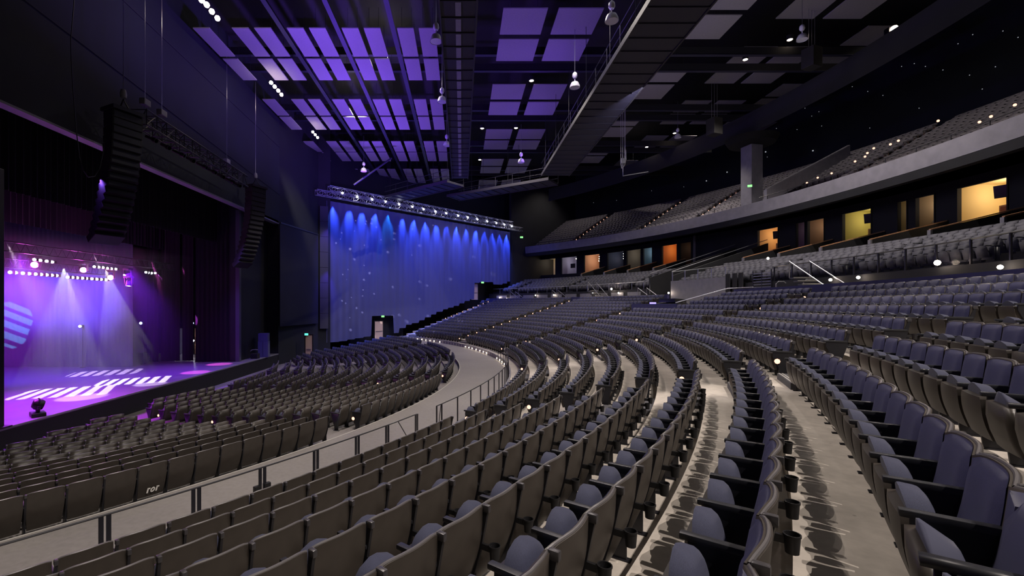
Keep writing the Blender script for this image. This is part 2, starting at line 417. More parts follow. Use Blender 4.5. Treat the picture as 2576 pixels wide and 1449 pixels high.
# end panels with aisle lamps at the row ends
lampme=None
def aisle_lamps():
    cntd={}
    panel=MB(); panel.bevbox(-.018,.018,.0,.36,.02,.60,.008); pm=panel.mesh('end_panel',M['arm'],True)
    lamp=MB(); lamp.lathe([(.0,.018),(.048,.016),(.060,0),(.060,-.012)],(0,0,0),8,M=Matrix.Rotation(PI/2,4,'Y')); lm=lamp.mesh('lamp_glow',M['aisle'])
    hs=MB(); hs.bevbox(-.02,.006,-.06,.06,-.06,.06,.008); hm=hs.mesh('lamp_body',M['black'])
    for R,z,a,w,i,k in ends:
        x,y,_=P(R,a)
        if x<STX or y<1.0: continue
        px,py=proj(x,y,z+.5)
        if not(-20<px<2600 and -20<py<1470): continue
        up=i<100; A=(AISLES[k+1] if w=='hi' else AISLES[k]) if up else None
        lit = up and ((w=='lo' and i%2==0 and A in(-26,-9,8)) or (w=='lo' and A in (25,42)))
        if not up: lit = (i%4==0 and w=='lo' and k in(2,3))
        if not lit: continue
        rot=R_(a)+PI/2; inward=(1 if w=='lo' else -1)
        # lamp sits on the side of the last seat's standard
        key=(up,A,i)
        t=thing('aisle_lamp','glowing row-end lamp, %s aisle, %s row %s the walkway'%(ordn({-43:0,-26:0,-9:1,8:2,25:3,42:4}.get(A,k)),ordn(i%100),'above' if up else 'below'),'aisle lamp',(0,0,0),0,'glowing lamps at the row ends along the aisles')
        off=math.degrees(.0/R)
        x,y,_=P(R-.33,a+(.05/R*57.3 if w=='hi' else -.05/R*57.3)); t.location=(x,y,z+.40); t.rotation_euler=(0,0,R_(a)+PI/2+(0 if w=='hi' else PI))
        b=bpy.data.objects.new('lamp_body',hm); C.objects.link(b); b.parent=t
        g=bpy.data.objects.new('lamp_glow',lm); C.objects.link(g); g.parent=t; g.location=(.01,0,0)
aisle_lamps()

# steps in the aisles: half-height blocks with two pale nosing strips
def aisle_steps():
    for A in AISLES:
        for i in range(ROWS-1):
            R=rowR(i)+.08; w=math.degrees(.72/R)
            x,y,_=P(R,A); 
            if y<.3: continue
            px,py=proj(x,y,rowZ(i)+.1)
            if not(-50<px<2650 and 0<py<1500): continue
            # stair block sits on the terrace just in front of the riser
            t=thing('aisle_step','carpeted half step in the %s aisle, %s riser above the walkway'%(ordn({-43:0,-26:0,-9:1,8:2,25:3,42:4}[A]),ordn(i)),'step',P(R-.3,A,rowZ(i)),0,'carpeted half steps in the aisles')
            m=MB(); m.ring([(R-.42,rowZ(i)+.002),(R-.42,rowZ(i)+.136),(R-.001,rowZ(i)+.136),(R-.001,rowZ(i)+.002)],A-w,A+w,1.0)
            for v in range(len(m.v)): m.v[v]=tuple(Vector(m.v[v])-Vector(t.location))
            m.obj('step_block',M['carpet'],t)
            m=MB()
            for r in (R-.40,R-.34): m.ring([(r,rowZ(i)+.136),(r,rowZ(i)+.142),(r+.028,rowZ(i)+.142),(r+.028,rowZ(i)+.136)],A-w,A+w,1.0)
            for v in range(len(m.v)): m.v[v]=tuple(Vector(m.v[v])-Vector(t.location))
            m.obj('nosing_strip',M['white'],t)
aisle_steps()

# ---------------------------------------------------------------- walkway guard rail
def guard_rail(name,label,R,zt,zb,angles,a0,a1,double=False,gate=None):
    t=thing(name,label,'guard rail',P(R,(a0+a1)/2,zb))
    L=Vector(t.location)
    def fix(m):
        m.v=[tuple(Vector(v)-L) for v in m.v]; return m
    n=max(2,int(abs(a1-a0)/.8)); m=MB(); m.tube([P(R,a0+(a1-a0)*k/n,zt) for k in range(n+1)],.017,8); fix(m).obj('top_rail',M['railpaint'],t,True)
    for a in angles:
        m=MB()
        if double:
            d=math.degrees(.045/R)
            for aa in (a-d,a+d): m.box(-.008,.008,-.03,.03,zb,zt,0,Matrix.Translation(P(R,aa,0))@Matrix.Rotation(R_(a),4,'Z'))
        else: m.box(-.02,.02,-.012,.012,zb,zt,0,Matrix.Translation(P(R,a,0))@Matrix.Rotation(R_(a),4,'Z'))
        fix(m).obj('post',M['railpaint'],t)
    if gate is not None:
        m=MB()
        for g in gate:
            a,b=g; m.tube([P(R,a,zt),P(R,b,zb+.05)],.012,6)
        fix(m).obj('brace',M['railpaint'],t,True)
    return t
zr=ZC-3.06; KB=.02
guard_rail('guard_rail','long dark guard rail with double posts beside the walkway, ending at the gap',36.36,zr,0,[-56,-54.2,-52.3,-50.4,-48.5,-46.6,-44.7,-42.7,-40.8,-38.83,-36.89,-35.05,-33.14,-31.26,-29.57,-27.51],-57,-27.51,True,[(-29.57+.7,-27.6+.0)])
guard_rail('guard_rail','dark guard rail curving round the walkway beyond the gap, single posts',36.36,zr,0,[-25.73,-25.22,-23.4,-21.5,-19.75,-18,-16.4,-14.7,-13.2,-11.6,-10.05,-8.4,-6.8,-5,-3.2,-1.4,.4,2.2,4,5.8],-25.73,6.8,False,[(-25.3,-26.0+.3)])
# grey curb face along the walkway under the rail
mb=MB(); mb.ring([(36.42,0),(36.42,rowZ(0)+.06),(36.50,rowZ(0)+.06),(36.50,0)],-24.9,44,1.0); struct(mb,'trim_1',M['greypaint'],'low grey curb along the outer side of the walkway')
# small black boxes on a rail post
t=thing('junction_box','black box strapped to the guard rail post at the walkway bend','junction box',P(36.36,-35.05,.62),R_(-35))
mb=MB(); mb.bevbox(-.05,.03,-.16,-.03,-.10,.12,.01); mb.obj('box_body',M['black'],t); mb=MB(); mb.bevbox(-.05,.03,.03,.16,-.10,.12,.01); mb.obj('box_lid',M['black'],t)
# curb lamps
lm=MB(); lm.lathe([(0,.03),(.035,.03),(.045,.012),(.045,0)],(0,0,0),10,M=Matrix.Rotation(-PI/2,4,'Y')); clm=lm.mesh('lamp_glow',M['warm']); 
lb=MB(); lb.bevbox(-.012,.0,-.07,.07,-.05,.05,.005); lbm=lb.mesh('lamp_body',M['steel'])
cl=[38.6,37.2,35.8,34.4,33.0,31.0, 21.4,20,18.7,17,15.4,13.8,12.3, 6.7,4.9,3.3,1.5]
for n,a in enumerate(cl):
    grp=0 if n<6 else (1 if n<13 else 2)
    wh=['far end of the walkway by the curtain','curb between the far aisle steps','bend of the curb under the guard rail'][grp]
    t=thing('curb_lamp','bright curb lamp, %s of those at the %s'%(ordn(n-[0,6,13][grp]),wh),'curb lamp',P(36.40,a,.10),R_(a),'round lamps along the walkway curb')
    o=bpy.data.objects.new('lamp_body',lbm); C.objects.link(o); o.parent=t
    o=bpy.data.objects.new('lamp_glow',clm); C.objects.link(o); o.parent=t; o.location=(-.012,0,0)

# ---------------------------------------------------------------- stage
SZ=ZC-4.46
mb=MB(); mb.box(-36,-16.5,4,46,SZ-.1,SZ); struct(mb,'floor',M['stage'],'smooth stage floor washed in purple light')
mb=MB(); mb.box(-16.62,-16.5,4,40.6,-3,SZ-.101); struct(mb,'wall_stage_front',M['drape'],'black front face of the raised stage')
mb=MB(); mb.box(-16.52,-16.44,4,40.4,SZ-.05,SZ+.015); struct(mb,'trim_2',M['greypaint'],'pale edge strip along the lip of the stage')
# proscenium wall above and beyond the opening
HZ=ZC+7.3
mb=MB(); mb.box(-16.9,-16.5,2,41,HZ,ZC+20); struct(mb,'wall_proscenium',M['bluewall'],'dark slate wall above the stage opening')
mb=MB()
for k,(y0,z0,y1,z1) in enumerate([(3,ZC+12.4,41,ZC+9.9),(3,ZC+15.4,41,ZC+14.2)]): mb.bar((-16.48,y0,z0),(-16.48,y1,z1),.05,.05)
struct(mb,'trim_3',M['darkwall2'],'thin seams running across the wall above the stage')
mb=MB(); mb.box(-16.95,-16.45,2,40.9,HZ-.09,HZ); struct(mb,'trim_4',M['greypaint'],'narrow ledge along the lower edge of the wall above the stage')
mb=MB(); mb.box(-17.9,-17.5,34.95,41,-3,HZ); mb.box(-17.5,-16.5,40.7,41,-3,HZ); mb.box(-17.9,-16.5,34.95,40.7,HZ-.01,HZ+.2); struct(mb,'wall_proscenium',M['darkwall'],'dark wall pier closing the far end of the stage opening')
mb=MB(); mb.box(-17.5,-17.2,34.95,35.25,SZ,HZ); struct(mb,'trim_5',M['drapeblue'],'slim upright jamb at the far end of the stage opening')
# wall leading from the pier to the big curtain
def wallseg(name,a,b,z0,z1,m,label,th=.25):
    mb=MB(); a=Vector((*a,0)); b=Vector((*b,0)); d=(b-a).normalized(); n=Vector((-d.y,d.x,0))*th
    vs=[a,b,b+n,a+n]; vs=[(v.x,v.y,z) for z in (z0,z1) for v in vs]
    mb.add(vs,[(0,3,2,1),(4,5,6,7),(0,1,5,4),(1,2,6,5),(2,3,7,6),(3,0,4,7)]); return struct(mb,name,m,label)
wallseg('wall_side',(-16.5,40.9),(-15.1,47.6),-3,ZC+20,M['darkwall'],'dark wall between the stage and the blue curtain')
wallseg('wall_side',(-15.1,47.6),(-14.0,48.2),-3,ZC+20,M['darkwall'],'dark corner pier beside the blue curtain')
# dark blank screen on that wall
t=thing('projection_screen','large blank charcoal screen on the wall between the stage and the blue curtain','screen',(-16.2,41,ZC+1.5))
a=Vector((-16.15,40.2,0)); b=Vector((-14.95,47.1,0)); L=Vector(t.location)
mb=MB(); vs=[]
for z in (ZC-2.0,ZC+7.2):
    for p in (a,b,b+Vector((-.1,.02,0)),a+Vector((-.1,.02,0))): vs.append((p.x-L.x,p.y-L.y,z-L.z))
mb.add(vs,[(0,3,2,1),(4,5,6,7),(0,1,5,4),(1,2,6,5),(2,3,7,6),(3,0,4,7)]); mb.obj('screen_surface',M['darkwall2'],t)
mb=MB(); mb.bar((a.x-L.x,a.y-L.y,ZC+7.25-L.z),(b.x-L.x,b.y-L.y,ZC+7.25-L.z),.12); mb.obj('screen_case',M['black'],t)
# purple-lit column with joints
t=thing('speaker_column','narrow tall panelled column lit purple, standing by the edge of the blue curtain','column',(-14.55,47.75,ZC-2.6))
for k in range(8):
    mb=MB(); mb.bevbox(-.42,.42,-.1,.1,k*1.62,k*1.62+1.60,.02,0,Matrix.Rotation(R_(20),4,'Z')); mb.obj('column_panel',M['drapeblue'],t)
# stage interior
wallseg('wall_stage_back',(-34,46),(-34,2),-1,ZC+9,M['drape'],'black wall at the back of the stage')
wallseg('wall_stage_far',(-34,41.5),(-16.9,41.5),-1,ZC+9,M['darkwall2'],'backstage wall beyond the stage drapes')
mb=MB(); mb.box(-34,-16.9,2,42,ZC+9,ZC+9.2); struct(mb,'ceiling',M['ceil'],'black ceiling over the stage')
def drape(name,a,b,z0,z1,m,label,cat='stage drape',amp=.07,wave=.33,group=None,dips=None):
    a=Vector(a);b=Vector(b);L=(b-a).length;n=max(8,int(L/wave*6));d=(b-a)/L;nn=Vector((-d.y,d.x,0));vs=[]
    for k in range(n+1):
        s=L*k/n; off=amp*math.sin(2*PI*s/wave)+amp*.35*math.sin(2*PI*s/(wave*2.7)+1)
        p=a+d*s+nn*off; zb=z0 if dips is None else dips(s/L)
        for w in (-.006,.006):
            q=p+nn*w; vs+= [(q.x,q.y,zb),(q.x,q.y,z1)]
    fs=[]
    for k in range(n):
        o=k*4; fs+=[(o,o+4,o+5,o+1),(o+2,o+3,o+7,o+6),(o,o+2,o+6,o+4),(o+1,o+5,o+7,o+3)]
    fs+=[(0,1,3,2),(n*4,n*4+2,n*4+3,n*4+1)]
    mb=MB(); mb.add(vs,fs); c=sum((Vector(v) for v in vs),Vector())/len(vs); c.z=z0
    mb.v=[tuple(Vector(v)-c) for v in mb.v]; o=mb.obj(name,m,None,True); o.location=c; return tag(o,label,cat,group)
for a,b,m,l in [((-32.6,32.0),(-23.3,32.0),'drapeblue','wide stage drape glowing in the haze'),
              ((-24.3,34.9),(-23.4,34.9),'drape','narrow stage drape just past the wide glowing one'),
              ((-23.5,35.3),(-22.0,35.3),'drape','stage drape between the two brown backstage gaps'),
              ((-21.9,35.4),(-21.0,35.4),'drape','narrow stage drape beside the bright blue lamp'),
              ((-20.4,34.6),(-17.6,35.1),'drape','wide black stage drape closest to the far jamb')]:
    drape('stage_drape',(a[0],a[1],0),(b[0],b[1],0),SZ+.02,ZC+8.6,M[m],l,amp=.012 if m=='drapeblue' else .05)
for x,z0,l in [(-19.0,ZC+4.75,'high black border drape along the top of the stage opening'),(-23.2,ZC+4.2,'second black border drape deeper in the stage')]:
    drape('border_drape',(x,12,0),(x,36.4,0),z0,ZC+8.9,M['drape'],l,'border drape')
# black masking flat at the frame edge
t=thing('masking_flat','tall narrow black flat standing on the stage lip','flat',(-16.7,15.9,SZ))
mb=MB(); mb.bevbox(-.1,.1,-.9,.50,.0,9.35,.02); mb.obj('flat_panel',M['black'],t); mb=MB(); mb.box(-.3,.3,-.8,.6,0,.05); mb.obj('flat_foot',M['black'],t)
# warm backstage wardrobe doors and lamps seen in the gaps
for n,(x,w,c,l) in enumerate([(-25.1,.75,'greypaint','pale backstage crate stack in the gap past the wide drape'),(-24.3+.35,.35,'wood','tan backstage door seen in the narrow gap'),(-22.5,.2,'white','pale backstage locker in a thin gap'),(-21.35,.3,'greypaint','pale backstage post beside the far drape')]):
    t=thing('backstage_door',l,'door',(x,40.6,SZ)); mb=MB(); mb.bevbox(-w*1.6,w*1.6,-.1,.1,0,2.3,.02); mb.obj('door_leaf',M[c],t); mb=MB(); mb.lathe([(.0,.02),(.03,.02),(.03,0)],(w,-.12,1.05),8,M=Matrix.Rotation(PI/2,4,'X')); mb.obj('handle',M['steel'],t)
def small_lamp(name,label,cat,loc,r,m,group=None,body=True,stretch=1.0):
    t=thing(name,label,cat,loc,0,group)
    mb=MB(); mb.lathe([(0,-r),(r*.7*stretch,-r*.7),(r*stretch,0),(r*.7*stretch,r*.7),(0,r)],(0,0,0),12); mb.obj('lamp_glow',M[m],t,True)
    if body: mb=MB(); mb.bevbox(-r*1.1,r*1.1,.6*r,2.6*r,-r*1.1,r*1.1,r*.3); mb.obj('lamp_body',M['black'],t)
    return t
def boom(t,z):
    mb=MB(); mb.tube([(.12,.1,-.02),(.12,.1,z-t.location.z)],.02,6); mb.box(.0,.24,-.02,.22,z-t.location.z,z-t.location.z+.03); mb.obj('stand',M['blackmetal'],t); return t
def px_at(px,py,x): # point on plane X=x
    y=x*F_/(px-1161); return (x,y,ZC+(765-py)*y/F_)
def px_y(px,py,y): return ((px-1161)*y/F_,y,ZC+(765-py)*y/F_)
def px_z(px,py,h): t=F_*h/(765-py); return ((px-1161)/F_*t,t,ZC+h)
_t=small_lamp('side_lamp','blue-white lamp glowing on the wide stage drape','lamp',px_y(201,821,31.7),.09,'bluel'); boom(_t,SZ)
_t=small_lamp('side_lamp','blue-white lamp glowing between the drapes under the tallest beam','lamp',px_y(354,813,33.6),.09,'bluel'); boom(_t,SZ)
_t=small_lamp('side_lamp','blue-white lamp glowing beside the wide black drape','lamp',px_y(484,813,36.0),.09,'bluel'); boom(_t,SZ)
_t=small_lamp('work_lamp','white backstage tube lamp in the gap beside the black drape','lamp',px_y(482,857,40.0),.10,'coolw',None,True,2.2); boom(_t,SZ)
_t=small_lamp('work_lamp','tiny white backstage lamp left of the tube lamp','lamp',px_y(445,857,40.0),.07,'coolw'); boom(_t,SZ); _t['label']='tiny white backstage lamp in the thinnest drape gap'
# overhead lighting pipes
def pipe(x,z,y0,y1,label):
    t=thing('lighting_pipe',label,'lighting pipe',(x,(y0+y1)/2,z))
    mb=MB(); mb.tube([(0,y0-t.location.y,0),(0,y1-t.location.y,0)],.03,8); mb.tube([(0,y0-t.location.y,.45),(0,y1-t.location.y,.45)],.03,8)
    n=int((y1-y0)/.5)
    for k in range(n): yy=y0+.5*k-t.location.y; mb.tube([(0,yy,0),(0,yy+.25,.45),(0,yy+.5,0)],.012,4)
    mb.obj('truss_frame',M['blackmetal'],t)
    for yy in (y0+1,(y0+y1)/2,y1-1):
        mb=MB(); mb.tube([(0,yy-t.location.y,.45),(0,yy-t.location.y,ZC+8.9-z)],.01,4); mb.obj('hanging_cable',M['steel'],t)
    return t
pipe(-24,ZC+1.95,16.2,31.2,'lowest lighting pipe over the stage with the longest lamp row')
pipe(-21,ZC+2.45,19,33,'front lighting pipe over the stage carrying the moving lamps')
for n,px in enumerate([25,39,57,73,89,103,117,130,142]+[170,182,194,207,217,231,243,254,266]):
    x,y,z=px_at(px,685+(px-25)*.07+ (2 if px>150 else 0),-24); small_lamp('strip_lamp','white strip lamp on the lowest stage pipe, %s in its row'%ordn(n),'strip lamp',(x,y,z),.085,'coolw','white lamps in a row on the lowest stage pipe')
for g,L in enumerate([[(86,653),(101,655),(117,657),(131,659)],[(237,671),(248,672),(259,673),(270,675),(280,676),(291,677)],[(367,685),(373,686),(381,687),(390,687)]]):
    for n,(px,py) in enumerate(L):
        small_lamp('strip_lamp','small white lamp, %s in the short lamp row %s'%(ordn(n),['above the first magenta lamp','above the third magenta lamp','near the far drapes'][g]),'strip lamp',px_at(px,py,-21),.07,'coolw','white lamps in short rows on the front stage pipe')
def mover(label,loc,aim,mname,r=.2):
    t=thing('moving_lamp',label,'moving lamp',loc)
    d=Vector(aim)-Vector(loc); q=d.to_track_quat('-Z','Y').to_matrix().to_4x4()
    mb=MB(); mb.bevbox(-.2,.2,-.2,.2,.30,.45,.03); mb.obj('base',M['black'],t)
    mb=MB(); mb.bevbox(-.24,-.20,-.07,.07,-.1,.32,.01); mb.bevbox(.20,.24,-.07,.07,-.1,.32,.01); mb.obj('yoke',M['black'],t)
    mb=MB(); mb.lathe([(0,.22),(.12,.2),(.16,.05),(.17,-.2),(.155,-.2),(.15,-.16)],(0,0,0),16,M=q.to_3x3()); h=mb.obj('head',M['black'],t,True)
    mb=MB(); mb.lathe([(0,-.18),(.10,-.18),(.15,-.165)],(0,0,0),16,M=q.to_3x3()); mb.obj('lens',M[mname],t)
    mb=MB(); mb.lathe([(0,-.1*r),(r*.5,-.05*r),(r*.5,.05*r)],(0,0,-.05),12); 
    return t
mv=[]
for px,py,m,l in [(88,665,'magenta','first'),(210,678,'magenta','second'),(278,697,'magenta','third')]:
    p=px_at(px,py,-22); mover(l+' glaring magenta moving lamp over the stage','x' and p,(p[0]+7,p[1]-9,p[2]-2.5),m); mv.append(p)
p=px_at(322,692,-21); mover('upper white moving lamp over the tallest beam',p,(p[0]-1,p[1]-2,p[2]-1.2),'coolw'); mv.append(p)
p=px_at(324,712,-20.8); mover('lower white moving lamp throwing the tallest beam',p,(p[0],p[1]-.4,p[2]-3),'coolw'); mv.append(p)
# big moving lamp on the stage lip
t=thing('moving_lamp','large dark round moving lamp sitting on the stage lip','moving lamp',px_at(95,1052,-16.9)[:2]+(SZ,),R_(-40))
mb=MB(); mb.bevbox(-.32,.32,-.22,.22,0,.16,.03); mb.obj('base',M['black'],t)
mb=MB(); mb.tube([(-.25+0*k,0,.16) if False else (.27*math.cos(R_(a)),0,.42+.27*math.sin(R_(a))) for k,a in enumerate(range(180,361,12))],.05,8); mb.obj('yoke',M['black'],t,True)
mb=MB(); mb.lathe([(0,.17),(.14,.16),(.21,.06),(.22,-.08),(.17,-.18),(0,-.2)],(0,0,.46),18,M=Matrix.Rotation(R_(70),3,'X')); mb.obj('head',M['black'],t,True)
mb=MB(); mb.lathe([(.23,-.03),(.26,0),(.23,.03),(.21,0),(.23,-.03)],(0,0,.46),20,M=Matrix.Rotation(R_(80),3,'X')); mb.obj('ring',M['blackmetal'],t,True)
# items by the far jamb
t=thing('monitor_stack','tall pale speaker stack at the far corner of the stage','speaker',px_at(664,895,-16.7)[:2]+(SZ,),R_(10))
mb=MB(); mb.bevbox(-.4,.4,-.35,.35,0,1.35,.02); mb.obj('lower_cabinet',M['curtain'],t); mb=MB(); mb.bevbox(-.38,.38,-.33,.33,1.36,2.0,.02); mb.obj('upper_cabinet',M['curtain'],t)
mb=MB(); mb.box(-.01,.01,-.36,-.352,.1,1.3); mb.obj('seam',M['black'],t)
t=thing('stage_monitor','small wedge monitor with a curved pale top edge near the speaker stack','monitor',px_at(642,896,-16.9)[:2]+(SZ,),R_(0))
mb=MB(); mb.bevbox(-.28,.28,-.25,.25,0,.42,.04); mb.obj('cabinet',M['speaker'],t); mb=MB(); mb.tube([(-.3,-.2,.62),(-.15,-.22,.74),(.1,-.22,.76),(.3,-.2,.74)],.025,6); mb.obj('top_handle',M['white'],t,True)

# ---------------------------------------------------------------- line arrays and truss in front of the proscenium
def line_array(label,x,y,ztop,n,rz,tilt0=2,dt=1.9):
    t=thing('line_array_speaker',label,'speaker array',(x,y,ztop),rz)
    yy,zz,ang=0.0,-.2,tilt0
    for k in range(n):
        Mx=Matrix.Translation((yy,0,zz))@Matrix.Rotation(R_(-ang),4,'Y')
        mb=MB(); mb.bevbox(-.35,.35,-.62,.62,-.33,0,.03,0,Mx)
        c=mb.obj('cabinet',M['speaker'],t)
        mb=MB(); mb.box(.352,.36,-.56,.56,-.30,-.03,0,Mx)
        mb.obj('grille',M['blackmetal'],c)
        a=R_(ang); yy-=.345*math.sin(a); zz-=.345*math.cos(a); ang+=dt
    mb=MB(); mb.box(-.5,.5,-.66,.66,-.18,-.02); mb.tube([(-.4,0,0),(0,0,.5),(.4,0,0)],.03,6); mb.obj('rigging_frame',M['blackmetal'],t)
    mb=MB(); mb.lathe([(0,0),(.12,.02),(.14,.2),(.1,.38),(0,.42)],(0,0,.55),10); mb.obj('chain_hoist',M['greypaint'],t,True)
    mb=MB(); mb.tube([(0,0,.9),(0,0,ZC+16.2-ztop)],.015,5); mb.obj('chain',M['steel'],t)
    return t
line_array('long black speaker array hanging in front of the near part of the stage',-15.2,20.3,ZC+8.7,17,R_(-25),1,1.9)
line_array('smaller black speaker array hanging by the far end of the stage',-15.0,32.9,ZC+8.6,17,R_(-25),1,1.9)
def truss(label,a,b,w,m,cells,name='lighting_truss',bars=True):
    a=Vector(a);b=Vector(b);d=(b-a).normalized();s=d.cross(Vector((0,0,1))).normalized()*w/2;u=Vector((0,0,w/2))
    t=thing(name,label,'truss',(a+b)/2); L=Vector(t.location); mb=MB()
    cor=[s+u,s-u,-s-u,-s+u]
    for c in cor: mb.tube([a+c-L,b+c-L],w*.06,6)
    n=cells
    for k in range(n):
        p=a+(b-a)*k/n; q=a+(b-a)*(k+1)/n
        for f in range(4):
            c0,c1=cor[f],cor[(f+1)%4]; mb.tube([p+c0-L,q+c1-L] if k%2 else [p+c1-L,q+c0-L],w*.035,4,0,False)
            mb.tube([p+c0-L,p+c1-L],w*.035,4,0,False)
    mb.obj('truss_frame',m,t); return t
tr=truss('black truss between the two hanging speaker arrays',(-15.0,21.0,ZC+8.7),(-15.0,31.0,ZC+8.4),.7,M['blackmetal'],14)
for k in range(9):
    y=21.8+k*1.05; t=thing('profile_lamp','black profile lamp on the truss between the speaker arrays, %s along'%ordn(k),'stage lamp',(-15.0,y,ZC+8.0),R_(random.uniform(-30,30)),'profile lamps under the black truss')
    mb=MB(); mb.lathe([(0,-.3),(.08,-.28),(.08,.1),(.12,.15),(.12,.35),(.1,.35)],(0,0,0),10,M=Matrix.Rotation(R_(115),3,'Y')); mb.obj('lamp_barrel',M['black'],t,True); mb=MB(); mb.tube([(0,0,0),(0,0,.38)],.015,5); mb.obj('clamp',M['steel'],t)
for k,(y) in enumerate((21.4,22.6,30.2)):
    t=thing('hoist_motor','chain hoist lifting the black truss, %s from the camera side'%ordn(k),'hoist',(-15.7 if k==2 else -15.0,y,ZC+9.4),0,'chain hoists above the black truss')
    mb=MB(); mb.bevbox(-.14,.14,-.22,.22,0,.30,.04); mb.obj('motor_body',M['greypaint'],t); mb=MB(); mb.tube([(0,0,.3),(0,0,7.6)],.012,5); mb.tube([(0,0,0),(0,0,-.6)],.012,5); mb.obj('chain',M['steel'],t)
# hanging cable loop in front of the proscenium
pts=[px_at(a,b,-15.4) for a,b in [(188,-40),(185,20),(178,100),(180,170),(185,240),(191,320),(200,395),(210,430),(222,446),(238,444),(250,425),(258,390),(268,330)]]
t=thing('cable_loop','black cable hanging in a long loop beside the long speaker array','cable',pts[6]); mb=MB(); mb.tube([Vector(p)-Vector(pts[6]) for p in pts],.018,6); mb.obj('cable_strand',M['blackmetal'],t,True)

# ---------------------------------------------------------------- the big curtain
def curt(t,z): return (CX+1.03*t,CY+t,z)
def px_curt(px,py):
    r=(px-1161)/F_; t=(33.5+r*29.35)/(1.03-r); D=29.35+t; return t,ZC+(765-py)*D/F_
stepsC=[(822,862),(845,860),(862,857),(880,853),(900,850),(925,845),(935,842),(990,838),(1010,820),(1040,812),(1080,793),(1110,779),(1140,770),(1165,758),(1183,752),(1186,716),(1196,710),(1238,709),(1243,718),(1262,714),(1275,708),(1283,706)]
st=[px_curt(*p) for p in stepsC]
ta,tb=st[0][0],st[-1][0]
def cdip(f):
    t=ta+(tb-ta)*f; tq=math.floor(t/.7)*.7; z=st[0][1] if tq<=st[0][0] else st[-1][1]
    for q,r in zip(st[:-1],st[1:]):
        if q[0]<=tq<r[0]: z=q[1]+(r[1]-q[1])*(tq-q[0])/(r[0]-q[0]+1e-6)
    if 22.5<t<24.6: z=px_curt(935,795)[1]      # opening over the exit door
    return z-.0
drape('blue_curtain',curt(ta,0),curt(tb,0),ZC-4,ZC+11.0,M['curtain'],'huge blue-lit pleated curtain closing off the side seats','curtain',.05,.8,None,cdip)
# exit doors in and by the curtain
def exit_door(label,sl,pos,rz,w=1.0,h=2.15,m='greypaint',sm='green',sign=(0,0)):
    t=thing('exit_door',label,'door',pos,rz)
    mb=MB(); mb.bevbox(-w/2,w/2,-.03,.03,0,h,.01); mb.obj('door_leaf',m if not isinstance(m,str) else M[m],t)
    mb=MB(); mb.bar((-w/2-.05,0,0),(-w/2-.05,0,h+.05),.1); mb.bar((w/2+.05,0,0),(w/2+.05,0,h+.05),.1); mb.bar((-w/2-.1,0,h+.05),(w/2+.1,0,h+.05),.1); mb.obj('door_frame',M['black'],t)
    mb=MB(); mb.bar((-w/2+.1,-.07,1.0),(w/2-.1,-.07,1.0),.05); mb.obj('push_bar',M['steel'],t)
M['doortan']=mat('tan_door_paint',(.62,.46,.33),.5)
def exit_sign(label,pos,rz,m='green',s=1.0):
    t=thing('exit_sign',label,'exit sign',pos,rz)
    mb=MB(); mb.bevbox(-.24*s,.24*s,-.05*s,.05*s,-.14*s,.14*s,.02*s); mb.obj('sign_case',M['black'],t)
    mb=MB(); mb.box(-.22*s,.22*s,-.056*s,-.051*s,-.12*s,.12*s); mb.obj('sign_face',M[m],t)
    cu=bpy.data.curves.new('exit_text','FONT'); cu.body='EXIT'; cu.size=.2*s; cu.align_x='CENTER'; cu.align_y='CENTER'
    o=bpy.data.objects.new('exit_text',cu); C.objects.link(o); bpy.context.view_layer.update()
    me=bpy.data.meshes.new_from_object(o.evaluated_get(bpy.context.evaluated_depsgraph_get())); bpy.data.objects.remove(o)
    me.materials.clear(); me.materials.append(M['white']); o=bpy.data.objects.new('lettering',me); C.objects.link(o); o.parent=t
    o.location=(0,-.060*s,0); o.rotation_euler=(PI/2,0,0); return t
M['doortan']=M['doortan']
t0,z0=px_curt(944,850); exit_door('tan exit door standing open in the lower gap of the blue curtain','',Vector(curt(t0+.5,-.0))+Vector((-.25,.25,-.05)),R_(44),1.1,2.15,'doortan')
t0,z0=px_curt(955,796); exit_sign('green exit sign above the lower gap in the blue curtain',Vector(curt(t0+.2,z0))+Vector((.15,-.15,0)),R_(30),'green',.8)
t0,z0=px_curt(1199,752); exit_door('tan exit door in the upper gap of the blue curtain','',Vector(curt(t0,ZC+.62))+Vector((-.3,.3,0)),R_(44),1.3,2.3,'doortan')
t0,z0=px_curt(1209,711); exit_sign('green exit sign above the upper gap in the blue curtain',Vector(curt(t0,z0))+Vector((.25,-.25,0)),R_(20),'green',.9)
exit_door('tan exit door beside the far corner of the stage','',px_y(777,905,43.6)[:2]+(ZC-5.35,),R_(8),.62,2.35,'doortan')
exit_sign('teal exit sign over the tan door by the stage corner',px_y(771,841,43.5),R_(5),'teal',.75)
exit_sign('green exit sign on the dark wall beyond the blue curtain',px_y(1312,597,70),R_(0),'green',1.0)
# dark block behind the lower curtain gap
mb=MB(); mb.ring([(30,-1.2),(30,2.9),(37.5,2.9),(37.5,-1.2)],45.6,46.4,.5); struct(mb,'wall_curtain_gap',M['darkwall'],'dark wall behind the lower curtain gap')
